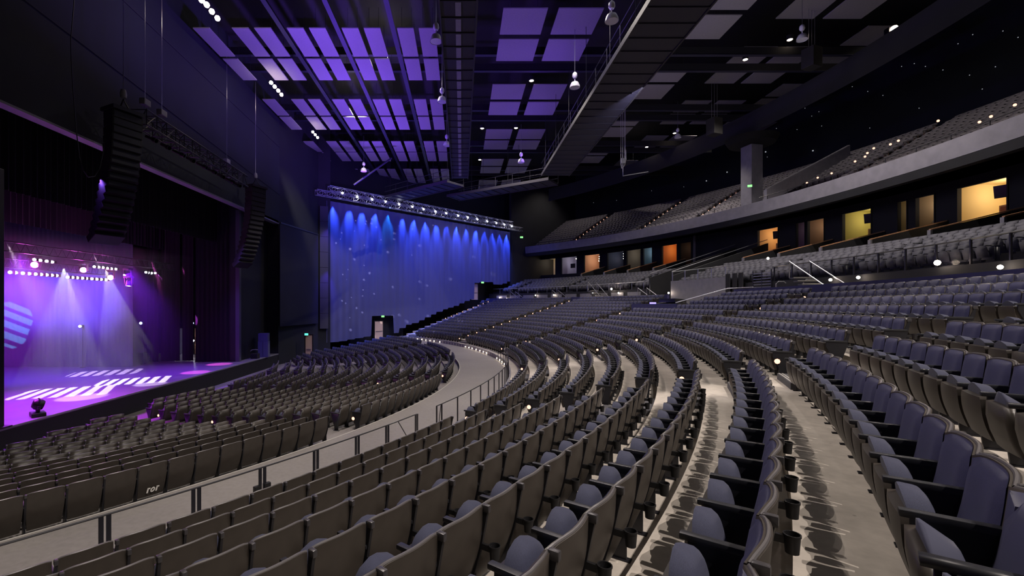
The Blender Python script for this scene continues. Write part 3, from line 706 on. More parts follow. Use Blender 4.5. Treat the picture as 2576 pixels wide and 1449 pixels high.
# twin truss over the curtain
def off(p,dx,dz): return (p[0]+dx*.69,p[1]-dx*.72,p[2]+dz)
tA,tB=17.6,41.2
a=curt(tA,ZC+11.55);b=curt(tB,ZC+11.55)
M['truss']=mat('aluminium_truss',(.5,.5,.55),.35,metal=.75)
truss('lower silver truss above the blue curtain',off(a,.55,0),off(b,.55,0),.52,M['truss'],60,'curtain_truss')
truss('upper silver truss carrying round lamps above the blue curtain',off(curt(18.6,ZC+12.15),.55,.05),off(curt(39.6,ZC+12.15),.55,.05),.5,M['truss'],54,'curtain_truss')
CL=[(852,489),(889,499),(926,505),(960,510),(994,517),(1027,523),(1055,529),(1085,535),(1112,539),(1142,545),(1166,549),(1190,554),(1215,559),(1238,563),(1258,567),(1277,571)]
for n,(px,py) in enumerate(CL):
    t_,z_=px_curt(px,py); p=off(curt(t_,z_),.85,0)
    small_lamp('truss_lamp','round white lamp on the truss over the blue curtain, %s counted from the stage'%ordn(n),'truss lamp',p,.11,'coolw','round white lamps on the truss over the blue curtain',False)
# ---------------------------------------------------------------- ceiling
mb=MB(); mb.box(-18,-.5,-2,92,ZC+19.0,ZC+19.3); mb.box(-.5,12,-2,92,ZC+20.0,ZC+20.3); mb.box(12,75,-2,92,ZC+24,ZC+24.3); mb.box(-.6,-.5,-2,92,ZC+19,ZC+20.1); mb.box(12,12.1,-2,92,ZC+20,ZC+24.1)
struct(mb,'ceiling',M['ceil'],'black open ceiling high above the seats')
PER=9.14
def panel(x0,x1,y0,y1,h,label,grp):
    z=ZC+h; t=thing('ceiling_panel',label,'ceiling panel',((x0+x1)/2,(y0+y1)/2,z),0,grp)
    mb=MB(); mb.bevbox(-(x1-x0)/2,(x1-x0)/2,-(y1-y0)/2,(y1-y0)/2,0,.07,.012); mb.obj('panel_face',M['panel'],t)
    mb=MB()
    for sx in (-.3,.3):
        for sy in (-.3,.3): mb.tube([(sx*(x1-x0),sy*(y1-y0),.07),(sx*(x1-x0),sy*(y1-y0),1.6)],.008,4)
    mb.obj('hanger_rods',M['blackmetal'],t)
colsL=[-15.6,-13.34,-12.04,-10.15,-8.86,-6.96,-5.69,-3.75,-2.49]
for r in range(4):
    for h,(y0,y1) in enumerate([(26.2,29.2),(29.5,32.3)]):
        for c,x in enumerate(colsL):
            if r==3 and c==0: continue
            panel(x,x+.97,y0+PER*r,y1+PER*r,16.0,'slim purple-lit ceiling panel, %s strip from the stage wall, %s rank down the picture'%(ordn(c),ordn(r*2+h)),'slim ceiling panels on the stage side')
for r in range(5):
    for h,(y0,y1) in enumerate([(26.26,28.83),(29.33,31.97)]):
        for c,(x0,x1) in enumerate([(2.44,5.04),(5.67,8.30)]):
            panel(x0,x1,y0+PER*r,y1+PER*r,17.2,'square ceiling panel between the two catwalks, %s side, %s rank down the picture'%(['slim catwalk','wide catwalk'][c],ordn(r*2+h)),'square ceiling panels between the catwalks')
zones=[(15.2,17.8,18.3),(21.7,24.3,19.7),(24.95,27.6,19.7),(31.2,33.8,21.3),(34.4,37.0,21.3)]
zc=['the wide catwalk','the middle of the outer ceiling','the outer ceiling middle, one over','the curved beam','the curved beam, one over']
for r in range(-1,5):
    for h,(y0,y1) in enumerate([(25.5,28.1),(28.6,31.2)]):
        for c,(x0,x1,H) in enumerate(zones):
            ya,yb=y0+PER*r,y1+PER*r; 
            px,py=proj((x0+x1)/2,(ya+yb)/2,ZC+H)
            if not(1300<px<2450 and -40<py<430): continue
            if ya<20: continue
            panel(x0,x1,ya,yb,H,'square ceiling panel by %s, %s rank down the picture'%(zc[c],ordn((r+1)*2+h)),'square ceiling panels beyond the wide catwalk')
# long beams and cross joists
M['beam']=mat('dark_steel_beam',(.025,.025,.045),.5,metal=.3)
for k,x in enumerate((-10.5,-7.25,-4.0)):
    t=thing('roof_beam','slim steel rail running away under the ceiling, %s from the stage wall'%ordn(k),'beam',(x,45,ZC+16.2)); mb=MB(); mb.bevbox(-.06,.06,-30,16,-.12,.12,.01); mb.obj('beam_web',M['beam'],t); mb=MB(); mb.box(-.14,.14,-30,16,-.14,-.12); mb.obj('beam_flange',M['beam'],t)
for k in range(5):
    for q,dy in enumerate((0,2.2)):
        y=24.0+PER*k+dy-1.2; t=thing('roof_joist','dark joist crossing the ceiling, %s from the picture top'%ordn(k*2+q),'joist',(5,y,ZC+17.6),0,'dark joists crossing the ceiling'); mb=MB(); mb.bevbox(-22,24,-.09,.09,0,.55,.02); mb.obj('joist_web',M['ceil'],t); mb=MB(); mb.box(-22,24,-.14,.14,-.03,0); mb.obj('joist_flange',M['beam'],t)
# catwalks
def catwalk(label,a,b,w,z,m,rails=True,slats=0,strip=None):
    a=Vector((*a,z));b=Vector((*b,z));d=(b-a);L=d.length;ang=math.atan2(d.y,d.x)
    t=thing('catwalk',label,'catwalk',a,ang)
    mb=MB(); mb.bevbox(0,L,-w/2,w/2,-.10,.06,.02); k=0
    while k*1.1<L: mb.box(k*1.1,k*1.1+.05,-w/2,w/2,-.15,-.095); k+=1
    mb.obj('deck',m,t)
    for s in (-1,1):
        mb=MB()
        for h in (.55,1.1): mb.tube([(0,s*w/2,h),(L,s*w/2,h)],.025,6)
        k=0
        while k*2.0<L: mb.tube([(k*2.0,s*w/2,0),(k*2.0,s*w/2,1.1)],.02,5); k+=1
        mb.obj('side_rail',M['railpaint'],t)
        mb=MB(); mb.bevbox(0,L,s*w/2-.04,s*w/2+.04,-.16,.12,.01); mb.obj('edge_channel',M['deck'],t)
    k=0
    while k*4.5<L-.1:
        mb=MB()
        for s in (-1,1): mb.tube([(k*4.5,s*w/2,0),(k*4.5,s*w/2,5)],.015,4)
        mb.obj('hanger',M['blackmetal'],t); k+=1
    if strip:
        mb=MB(); k=0
        while k*1.1<L-1: mb.box(k*1.1+.12,k*1.1+1.0,-.12,.12,-.13,-.102); k+=1
        mb.obj('pale_strip',strip,t)
    return t
M['deck']=mat('catwalk_grating',(.018,.017,.024),.6)
M['deckn']=mat('catwalk_navy_deck',(.016,.015,.035),.6)
catwalk('slim catwalk running straight away between the purple and grey ceiling panels',(-.14,14),(-.14,44.6),1.55,ZC+12.5,M['deck'],strip=M['greypaint'])
catwalk('wide catwalk running straight away across the middle of the ceiling',(9.05,10),(9.05,43.6),2.65,ZC+12.5,M['deckn'])
catwalk('short slanting catwalk joining the far end of the slim one',(-.6,45.9),(-8.0,52.6),2.4,ZC+12.3,M['deckn'])
catwalk('slanting catwalk joining the far end of the wide one',(9.2,45.2),(-1.0,52.2),2.4,ZC+12.3,M['deckn'])
# diagonal pipe brace
t=thing('pipe_brace','sloping steel pipe brace under the far purple panels','pipe',px_z(890,465,11.5)); q=Vector(px_z(985,398,14.5)); mb=MB(); mb.tube([(0,0,0),tuple(q-Vector(t.location))],.09,8); mb.obj('pipe_body',M['beam'],t)
# dome work lamps
M['dome']=mat('white_lamp_reflector',(.55,.55,.6),.35)
domes=[(1097,92,13,'beside the slim catwalk'),(1112,247,13,'beside the slim catwalk'),(1124,359,13,'beside the slim catwalk'),(1539,40,13,'beside the wide catwalk'),(1446,210,13,'beside the wide catwalk'),(1311,402,13,'beside the wide catwalk'),(2018,90,16,'in the outer ceiling'),(1705,340,16,'in the outer ceiling'),(915,425,13,'under the far purple panels')]
cn={}
for px,py,h,w in domes:
    cn[w]=cn.get(w,0)+1; p=px_z(px,py,h)
    t=thing('dome_lamp','unlit white dome lamp %s, %s down the picture'%(w,ordn(cn[w]-1)),'dome lamp',p,0,'unlit dome lamps under the ceiling')
    mb=MB(); mb.lathe([(.30,-.25),(.28,-.12),(.20,.05),(.08,.12),(.0,.13)],(0,0,0),18); mb.lathe([(0,-.24),(.28,-.24)],(0,0,0),18); mb.obj('reflector',M['dome'],t,True)
    mb=MB(); mb.lathe([(0,.30),(.10,.32),(.15,.42),(.13,.58),(.06,.66),(0,.68)],(0,0,0),12); mb.tube([(0,0,.1),(0,0,.34)],.03,6); mb.obj('ballast',M['dome'],t,True)
    mb=MB(); mb.tube([(0,0,.66),(0,0,3.2)],.012,4); mb.obj('hanging_cable',M['steel'],t)
# lit downlights (real lamps)
def spot(name,loc,aim,power,col,size,rad=.15,blend=.4):
    l=bpy.data.lights.new(name,'SPOT'); l.energy=power; l.color=col; l.spot_size=R_(size); l.spot_blend=blend; l.shadow_soft_size=rad
    o=bpy.data.objects.new(name,l); C.objects.link(o); o.location=loc; d=Vector(aim)-Vector(loc); o.rotation_euler=d.to_track_quat('-Z','Y').to_euler(); return o
def downlight(label,p,power,size=130,col=(1,.86,.72),r=.16,aim=None,grp='lit downlights under the ceiling'):
    t=thing('downlight',label,'downlight',p,0,grp)
    mb=MB(); mb.lathe([(r*1.25,-.02),(r*1.25,.30),(0,.34)],(0,0,0),14); mb.obj('housing',M['black'],t,True)
    mb=MB(); mb.lathe([(0,-.03),(r*.8,-.02),(r,0.0)],(0,0,0),14); mb.obj('lamp_glow',M['warm'],t)
    if power: spot('downlight_beam',(p[0],p[1],p[2]-.12),aim or (p[0],p[1],0),power,col,size,.12,.3)
ceilH=16.7
dl=[((1337,203),'between the catwalks, the brightest one'),((1213,323),'between the catwalks beside the slim one'),((1298,322),'between the catwalks, beside the smallest big panels'),((1875,150),'over the outer panels, the larger glare'),((1987,100),'over the outer panels next to a dome lamp'),((1697,335),'above the curved beam, lower one'),((1207,402),'beyond the slim catwalk end'),((1627,370),'tiny one close to the curved beam'),((1254,430),'tiny one beyond the cross catwalks')]
for (px,py),w in dl: 
    h=17.3 if px<1400 else 18.6
    if px==1213 or px==1298: h=16.9
    downlight('lit ceiling downlight '+w,px_z(px,py,h),0)
small_lamp('wall_lamp','bright lamp on an arm beside the curved beam','lamp',px_z(2250,72,19.5),.22,'warm')
for g,(L,w) in enumerate([([(507,0),(520,12),(533,29),(547,46)],'highest cluster on the wall'),([(682,208),(691,218),(700,228),(708,238)],'middle cluster on the wall'),([(787,332),(793,339),(799,346)],'lowest cluster on the wall')]):
    for n,(px,py) in enumerate(L):
        small_lamp('wall_wash_lamp','glaring white lamp, %s in the %s'%(ordn(n),w),'wall lamp',px_z(px,py,15.2),[.14,.13,.12][g],'warm','white lamps in clusters along the wall above the stage',False)
# hanging cable winches and boxes
t=thing('cable_basket','pale cable bundle hanging in front of the balcony','cable bundle',px_z(1567,405,11.5)); 
mb=MB()
for dx in (-.16,-.02,.12,.2): mb.tube([(dx,0,.2),(dx,0,4.6)],.014,4)
mb.tube([(.22,0,.9),(.26,0,.1),(.12,0,-.4),(-.1,0,-.6),(-.16,0,-.2),(-.16,0,.2)],.03,6); mb.obj('cables',M['truss'],t,True)
mb=MB(); mb.bevbox(-.18,.18,-.1,.1,-.2,.2,.02); mb.tube([(0,0,-.2),(0,0,-1.2),(2.2,.4,-.75)],.035,6); mb.obj('bracket',M['truss'],t)
for px,py,h,w in [(2042,145,16.5,'under the outermost ceiling panels'),(1797,318,14.2,'in front of the curved beam')]:
    t=thing('hanging_speaker','black box speaker hanging '+w,'speaker',px_z(px,py,h),R_(20)); mb=MB(); mb.bevbox(-.45,.45,-.4,.4,-.7,.6,.04); mb.obj('cabinet',M['speaker'],t)
    mb=MB(); mb.tube([(-.3,0,.6),(-.3,0,3.4)],.014,4); mb.tube([(.3,0,.6),(.3,0,3.4)],.014,4); mb.tube([(0,0,.6),(0,0,3.4)],.014,4); mb.obj('hanging_cable',M['steel'],t)
# ---------------------------------------------------------------- curved beam, balcony, suites, loge
BR=61.0
mb=MB(); mb.ring([(BR,ZC+15.6),(BR,ZC+17.5),(BR+1.2,ZC+17.5),(BR+1.2,ZC+16.5)],-16,40,1.0); struct(mb,'wall_curved_beam',M['darkwall2'],'dark curved beam sweeping over the balcony front')
# balcony slab with fascia
mb=MB(); mb.ring([(60.85,ZC+8.05),(60.75,ZC+9.09),(61.1,ZC+9.12),(61.1,ZC+8.3),(61.1,ZC+8.0)],-20,45.5,.8)
struct(mb,'wall_balcony_fascia',M['fascia'],'pale grey curved balcony front')
mb=MB(); mb.ring([(60.86,ZC+8.04),(61.0,ZC+7.55),(61.3,ZC+7.5),(61.3,ZC+8.04)],-20,45.5,.8); struct(mb,'trim_6',M['darkwall2'],'dark underside lip of the balcony front')
prof=[(61.3,ZC+7.9),(61.3,ZC+8.5)]
BRN=12; BDR=.86
def bR(k): return 62.6+BDR*k
def bZ(k): return ZC+8.5+.475*k
for k in range(BRN): prof+=[(bR(k)-.66 if k else 61.3,bZ(k)),(bR(k)+.2,bZ(k))]
prof+=[(75.5,bZ(BRN-1)),(75.5,ZC+7.9)]
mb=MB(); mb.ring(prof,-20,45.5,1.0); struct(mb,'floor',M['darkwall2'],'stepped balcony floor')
# balcony seats
BA=[37,27,19.5,5,-4,-13]
def blocks(lo,hi,al,R):
    out=[];e=sorted([a for a in al if lo<a<hi]);w=math.degrees(.6/R);c=lo
    for a in e: out.append((c,a-w)); c=a+w
    out.append((c,hi)); return out
bs=[]
for k in range(BRN):
    R=bR(k)
    for lo,hi in blocks(-19,44,BA,R):
        n=int(R_(hi-lo)*R//PITCH)
        for q in range(n):
            a=lo+(hi-lo)*(q+.5)/n
            if k<4 and 6.2<a<(13.6 if k<2 else 12.4): continue      # stair opening beside the column
            x,y,_=P(R,a)
            if proj(x,y,bZ(k))[0]>2700 or y<3: continue
            bs.append((x,y,bZ(k),R_(a)+PI/2))
o=crowd('balcony_seats',bs,2,[M['balc'],M['balc'],M['balc'],M['arm'],M['balc']]); tag(o,'small grey seats filling the balcony','balcony seats',None,'stuff')
# balcony aisle lamps
for g,a in enumerate(BA[:4]):
    for k in range(BRN):
        x,y,z=P(bR(k)-.25,a+.45,bZ(k)+.30); px,py=proj(x,y,z)
        if not 0<px<2576: continue
        small_lamp('balcony_aisle_lamp','tiny balcony aisle lamp, %s row up, %s aisle from the curtain'%(ordn(k),ordn(g)),'aisle lamp',(x,y,z),.055,'aisle','tiny lamps climbing the balcony aisles',False)
for n,(px,py) in enumerate([(2176,394),(2182,385),(2198,373),(2240,363),(2260,354),(2280,393),(2360,304),(2464,307),(2493,293),(2553,264),(2030,460),(2057,447),(2092,436),(2151,406)]):
    rr=64.5; r=(px-1161)/F_; aa=r*r+1; bb=-(r*CX+CY); cc=CX*CX+CY*CY-rr**2; D=(-bb+math.sqrt(bb*bb-aa*cc))/aa
    small_lamp('balcony_aisle_lamp','small glowing lamp over the balcony front, %s from the column'%ordn(n),'aisle lamp',(r*D,D,ZC+(765-py)*D/F_),.08,'aisle','small lamps over the balcony front beside the column',False)
# front rail of the balcony
def arc_rail(label,R,zt,zb,a0,a1,dp,post=.02,m='railpaint',mid=(),name='guard_rail',infill=None):
    t=thing(name,label,'guard rail',P(R,(a0+a1)/2,zb)); L=Vector(t.location)
    fix=lambda m_: setattr(m_,'v',[tuple(Vector(v)-L) for v in m_.v]) or m_
    n=max(2,int(abs(a1-a0)/.8))
    mm=MB(); mm.tube([P(R,a0+(a1-a0)*k/n,zt) for k in range(n+1)],.03,6); fix(mm).obj('top_rail',M[m],t,True)
    if mid:
        mm=MB()
        for z in mid: mm.tube([P(R,a0+(a1-a0)*k/n,z) for k in range(n+1)],.012,4)
        fix(mm).obj('mid_rail',M[m],t)
    k=0
    while a0+k*dp<=a1+1e-6:
        mm=MB(); mm.box(-post,post,-post,post,zb,zt,0,Matrix.Translation(P(R,a0+k*dp,0))@Matrix.Rotation(R_(a0+k*dp),4,'Z')); fix(mm).obj('post',M[m],t); k+=1
    if infill: mm=MB(); mm.ring([(R-.006,zb+.05),(R-.006,zt-.05),(R+.006,zt-.05),(R+.006,zb+.05)],a0,a1,1.0); fix(mm).obj('glass_panel',infill,t)
    return t
arc_rail('thin guard rail along the balcony front, from the column to the frame edge',61.25,ZC+9.55,ZC+9.1,-15,10.5,1.9,.02,'railpaint')
arc_rail('thin guard rail along the far balcony front up to the column',61.25,ZC+9.55,ZC+9.1,13.5,43,1.9,.02,'railpaint')
# column with flared cap
t=thing('column','tall square grey column rising from the balcony front','column',P(62.1,12.1,ZC+8.6),R_(-8))
mb=MB(); mb.bevbox(-.62,.62,-.62,.62,0,6.2,.03,0,Matrix.Rotation(R_(20),4,'Z')); mb.obj('shaft',M['fascia'],t)
mb=MB(); mb.lathe([(0,6.2),(1.9,6.35),(2.2,6.9),(0,7.2)],(0,0,0),24,M=Matrix.Scale(1.0,3)); mb.obj('cap',M['ceil'],t,True)
exit_sign('green exit sign on the face of the tall grey column',px_y(1886,468,39.9),R_(-20),'green',.8)
# sloping stair wall beside the column
t=thing('stair_wall','grey sloping half wall climbing beside the column','half wall',P(66,11,ZC+9)); L=Vector(t.location)
mb=MB(); vs=[]
for a in (10.4,10.1):
    for (R,z) in [(61.6,ZC+9.0),(61.6,ZC+10.2),(70.5,ZC+14.7),(70.5,ZC+13.4)]: vs.append(Vector(P(R,a,z))-L)
mb.add(vs,[(0,1,2,3),(7,6,5,4),(0,4,5,1),(1,5,6,2),(2,6,7,3),(3,7,4,0)]); mb.obj('wall_face',M['fascia'],t)
mb=MB(); mb.bar(Vector(P(61.6,10.25,ZC+10.22))-L,Vector(P(70.5,10.25,ZC+14.72))-L,.2,.05); mb.obj('wall_cap',M['greypaint'],t)
# back wall of the balcony with small wall lights
mb=MB(); mb.ring([(75.5,ZC+7.9),(75.5,ZC+24),(76,ZC+24),(76,ZC+7.9)],-24,60,1.5); struct(mb,'wall_back',M['bluewall'],'dark back wall above the balcony seats')
stars=[(2045,379),(1926,382),(1829,433),(1777,455),(2005,326),(2067,317),(1953,323),(2312,272),(2471,224),(2186,162),(2447,87),(2523,78),(2561,94),(2268,167),(2328,167),(2372,176),(2183,230),(2221,240),(2144,218),(2188,322),(2439,189),(1639,480),(1493,510),(1551,504),(1445,533),(1930,395),(2060,281),(2025,272),(2042,292),(2504,168),(2300,160),(2410,110),(1720,470),(1900,345)]
for n,(px,py) in enumerate(stars):
    r=(px-1161)/F_; aa=r*r+1; bb=-(r*CX+CY); cc=CX*CX+CY*CY-75.3**2; D=(-bb+math.sqrt(bb*bb-aa*cc))/aa
    small_lamp('wall_speck_lamp','tiny pale light on the dark balcony back wall','wall light',(r*D,D,ZC+(765-py)*D/F_),.08 if n<4 else .035,'star','tiny pale lights scattered on the balcony back wall',False)
# far side wall past the curtain
wallseg('wall_far_side',(CX+1.03*39.95,CY+39.95),(CX+1.03*60,CY+60),-1,ZC+24,M['darkwall2'],'dark grey side wall past the blue curtain',.4)
wallseg('wall_far_side',(CX+1.03*15,CY+15+4),(CX+1.03*60,CY+60+4),ZC-4,ZC+24,M['darkwall'],'black wall behind the blue curtain',.4)
# suites
SB=ZC+4.75; ST=ZC+7.35
WR=65.0
wins=[(46.6,45.4,'cream'),(44.3,41.6,'bluecream'),(40.6,38.0,'screen'),(36.8,34.3,'brown'),(33.1,30.6,'dark'),(30.2,28.1,'dim'),(27.8,26.5,'blueroom'),(25.2,23.2,'orange'),(22.9,21.4,'dimbrown'),(14.0,12.0,'orange2'),(10.4,9.6,'purple'),(9.4,8.0,'brown2'),(6.6,4.5,'yellow'),(2.8,2.2,'olive'),(1.7,.6,'brown3'),(-.6,-3.0,'gold')]
cols={'cream':(.8,.75,.5),'bluecream':(.6,.5,.35),'screen':(.35,.3,.35),'brown':(.55,.33,.22),'dark':(.05,.06,.10),'dim':(.20,.19,.18),'blueroom':(.12,.2,.24),'orange':(.65,.22,.04),'dimbrown':(.10,.05,.03),'orange2':(.72,.42,.16),'purple':(.16,.09,.20),'brown2':(.2,.11,.06),'yellow':(.50,.44,.12),'olive':(.35,.27,.12),'brown3':(.26,.18,.10),'gold':(.85,.66,.32)}
lit={'cream':90,'bluecream':90,'screen':70,'brown':80,'dark':40,'dim':35,'blueroom':35,'orange':55,'dimbrown':10,'orange2':70,'purple':18,'brown2':45,'yellow':80,'olive':35,'brown3':50,'gold':120}
# suite front wall with openings
edges=[]; last=-20.0
wl=sorted([(b,a,c) for a,b,c in wins])
mb=MB()
for b,a,c in wl:
    if b>last: mb.ring([(WR,ZC+1),(WR,ZC+8.4),(WR+.25,ZC+8.4),(WR+.25,ZC+1)],last,b,.8)
    mb.ring([(WR,ZC+1),(WR,SB),(WR+.25,SB),(WR+.25,ZC+1)],b,a,.8); mb.ring([(WR,ST),(WR,ZC+8.4),(WR+.25,ZC+8.4),(WR+.25,ST)],b,a,.8); last=a
mb.ring([(WR,ZC+1),(WR,ZC+8.4),(WR+.25,ZC+8.4),(WR+.25,ZC+1)],last,50,.8)
struct(mb,'wall_suites',M['darkwall2'],'dark wall of the suites under the balcony')
mb=MB(); mb.ring([(60.9,ZC+7.9),(60.9,ZC+8.04),(75,ZC+8.04),(75,ZC+7.9)],-20,50,1.0); struct(mb,'ceiling',M['ceil'],'dark soffit under the balcony')
for n,(a1,a0,c) in enumerate(wins):
    m=mat('suite_wall_'+c,cols[c],.8)
    mb=MB(); prof=[(WR+.26,ZC+4.4),(WR+3.6,ZC+4.4),(WR+3.6,ZC+7.6),(WR+.26,ZC+7.6)]
    # room shell open to the front
    a0_,a1_=a0-.7 if False else a0-.02,a1+.02
    vs=[]; 
    for (R,z) in prof:
        for a in (a0_,a1_): vs.append(P(R,a,z))
    mb.add(vs,[(0,1,3,2),(2,3,5,4),(4,5,7,6),(0,2,4,6),(1,7,5,3)]); struct(mb,'wall_suite_room',m,'lit suite room behind the %s suite opening counted from the curtain'%ordn(n))
    am=(a0+a1)/2; p=P(WR+1.8,am,ZC+7.3)
    l=bpy.data.lights.new('suite_light','POINT'); l.energy=lit[c]*.55; l.color=(1,.85,.65) if c not in('dark','blueroom','screen') else (.8,.85,1); l.shadow_soft_size=.25; lo=bpy.data.objects.new('suite_light',l); C.objects.link(lo); lo.location=P(WR+1.8,am,ZC+6.9)
    # window frame
    t=thing('window_%d'%(n+1),None,None,P(WR,am,SB)); t['kind']='structure'; L=Vector(t.location); mb=MB()
    for a in (a0,a1): mb.bar(Vector(P(WR-.03,a,SB))-L,Vector(P(WR-.03,a,ST))-L,.07)
    mb.bar(Vector(P(WR-.03,a0,ST))-L,Vector(P(WR-.03,a1,ST))-L,.07); mb.obj('window_frame',M['darkwall2'],t)
    def hung_tv(a,R,z,w,h,lab):
        t=thing('television',lab,'television',P(R,a,z),R_(a)-PI/2+R_(25)); mb=MB(); mb.bevbox(-w/2,w/2,-.04,.04,-h/2,h/2,.01,0,Matrix.Rotation(R_(12),4,'X')); mb.obj('tv_screen',M['tvblack'],t); mb=MB(); mb.tube([(0,0,h/2),(0,0,h/2+.3)],.03,6); mb.obj('tv_bracket',M['black'],t)
    if c in('orange2','yellow','gold'):
        hung_tv(a0+(a1-a0)*.33,WR+1.0,ZC+6.75,1.15,.75,'black television hanging in the %s suite'%{'orange2':'orange','yellow':'yellow-green','gold':'golden'}[c])
        x='orange' if c=='orange2' else ('yellow-green' if c=='yellow' else 'golden')
        t=thing('suite_cabinet','wooden cabinet in the %s suite'%x,'cabinet',P(WR+1.6,a0+(a1-a0)*.42,ZC+4.5),R_(am)+PI/2); mb=MB(); mb.bevbox(-.5,.5,-.3,.3,0,1.5,.02); mb.obj('cabinet_body',M['wood'],t); mb=MB(); mb.bevbox(-.42,.42,.3,.32,.1,1.4,.01); mb.obj('cabinet_door',mat('cabinet_door_'+c,(.30,.10,.04) if c=='gold' else (.28,.2,.07),.5),t)
    if c in('dark','dim','blueroom','brown','screen','brown2','brown3'):
        for q in range(3 if c in('dark','brown') else 1):
            small_lamp('suite_lamp','small ceiling lamp in the %s suite from the curtain, %s one'%(ordn(n),ordn(q)),'suite lamp',P(WR+1.0+q*.8,a0+(a1-a0)*(.3+.22*q),ZC+7.1-q*.25),.06,'warm','small lamps inside the suites',False)
    if c=='screen':
        t=thing('television','glowing white television in the third suite from the curtain','television',P(WR+1.6,am+.4,ZC+6.1),R_(am)-PI/2); mb=MB(); mb.bevbox(-.45,.45,-.03,.03,-.35,.35,.01); mb.obj('tv_case',M['black'],t); mb=MB(); mb.box(-.42,.42,.031,.034,-.32,.32); mb.obj('tv_picture',emis('tv_glow',(.7,.8,1),3),t); mb=MB(); mb.tube([(0,0,.3),(0,0,.8)],.02,5); mb.obj('tv_bracket',M['black'],t)
    if c=='brown3':
        t=thing('round_mirror','round mirror-like pale hoop in the suite beside the golden one','wall decoration',P(WR+1.2,am+.3,ZC+5.3),R_(am)+PI/2); mb=MB(); mb.tube([(.5*math.cos(R_(v)),0,.5*math.sin(R_(v))) for v in range(0,361,15)],.03,6,0,False); mb.obj('outer_hoop',M['white'],t,True); mb=MB(); mb.tube([(.38*math.cos(R_(v)),0,.38*math.sin(R_(v))) for v in range(0,361,15)],.02,6,0,False); mb.obj('inner_hoop',M['white'],t,True)
# steel posts under the balcony
for px,py0,py1,l in [(1747,595,657,'slim grey post under the balcony beside the orange suite'),(1828,578,655,'slim grey post under the balcony beside the green exit sign')]:
    x,y,_=px_y(px,600,52 if px==1747 else 49.5); t=thing('slim_post',l,'post',(x,y,ZC+4.3)); mb=MB(); mb.bevbox(-.09,.09,-.09,.09,0,3.6,.01); mb.obj('post_shaft',M['fascia'],t); mb=MB(); mb.box(-.16,.16,-.16,.16,0,.05); mb.obj('post_foot',M['fascia'],t)
exit_sign('green exit sign under the balcony beside the slim grey post',px_y(1822,628,49.2),R_(-15),'green',.9)
# loge terraces
LG=6; LGR=54.9; LGD=.92
def gR(k): return LGR+LGD*k
def gZ(k): return ZC+1.55+.28*k
VOM=(12.9,16.2)
def loge_floor(a0,a1):
    mb=MB(); prof=[(54.2,ZC-.3),(54.2,gZ(0))]
    for k in range(LG): prof+=[(gR(k)+.22,gZ(k))]+([(gR(k)+.22,gZ(k+1))] if k<LG-1 else [])
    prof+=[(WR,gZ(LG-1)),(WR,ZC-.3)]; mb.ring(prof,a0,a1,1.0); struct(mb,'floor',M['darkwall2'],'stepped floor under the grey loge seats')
loge_floor(-22,VOM[0]); loge_floor(VOM[1],46)
mb=MB(); mb.ring([(54.3,ZC-1.5),(54.3,rowZ(14)),(65,rowZ(14)+.1),(65,ZC-1.5)],VOM[0],VOM[1],1.0); struct(mb,'floor',M['walk'],'floor of the dark passage through the loge')
lg=[]; DIV=[-7.4,-3.8,-.1,3.6,7.3,10.9]+[22.1,25.9,29.6,33.4]
for k in range(LG):
    R=gR(k); al=[-14,-5.5,3.0,19.5,31,41] if k<5 else []
    for lo,hi in blocks(-20,43.4,al,R):
        n=int(R_(hi-lo)*R//PITCH)
        for q in range(n):
            a=lo+(hi-lo)*(q+.5)/n
            if VOM[0]-.5<a<VOM[1]+.5 and k<6: continue
            
            x,y,_=P(R,a)
            if y<3 or proj(x,y,gZ(k))[0]>2660: continue
            lg.append((x,y,gZ(k),R_(a)+PI/2))
o=crowd('loge_seats',lg,2,[M['loge'],M['loge'],M['loge'],M['arm'],M['loge']]); tag(o,'grey loge seats in rows below the suites','loge seats',None,'stuff')
# radial divider walls with wooden caps
for n,a in enumerate(DIV):
    t=thing('suite_divider','sloping divider wall with a wooden cap, %s counted from the frame edge'%ordn(n),'divider wall',P(62,a,ZC+3.5),0,'sloping divider walls between the suite seats'); L=Vector(t.location)
    mb=MB(); vs=[]
    for aa in (a-.06,a+.06):
        for (R,z) in [(60.0,ZC+3.3),(60.0,ZC+4.15),(64.9,ZC+5.35),(64.9,ZC+3.3)]: vs.append(Vector(P(R,aa,z))-L)
    mb.add(vs,[(0,1,2,3),(7,6,5,4),(0,4,5,1),(1,5,6,2),(2,6,7,3),(3,7,4,0)]); mb.obj('wall_face',M['darkwall2'],t)
    mb=MB(); mb.bar(Vector(P(59.95,a,ZC+4.19))-L,Vector(P(64.9,a,ZC+5.40))-L,.12,.06); mb.obj('wood_cap',M['wood'],t)
    mb=MB(); mb.bevbox(-.06,.06,-.1,.1,-.5,.66,.01,0,Matrix.Rotation(R_(a),4,'Z')); ob=mb.obj('end_post',M['fascia'],t); ob.location=Vector(P(59.95,a,ZC+3.5))-L
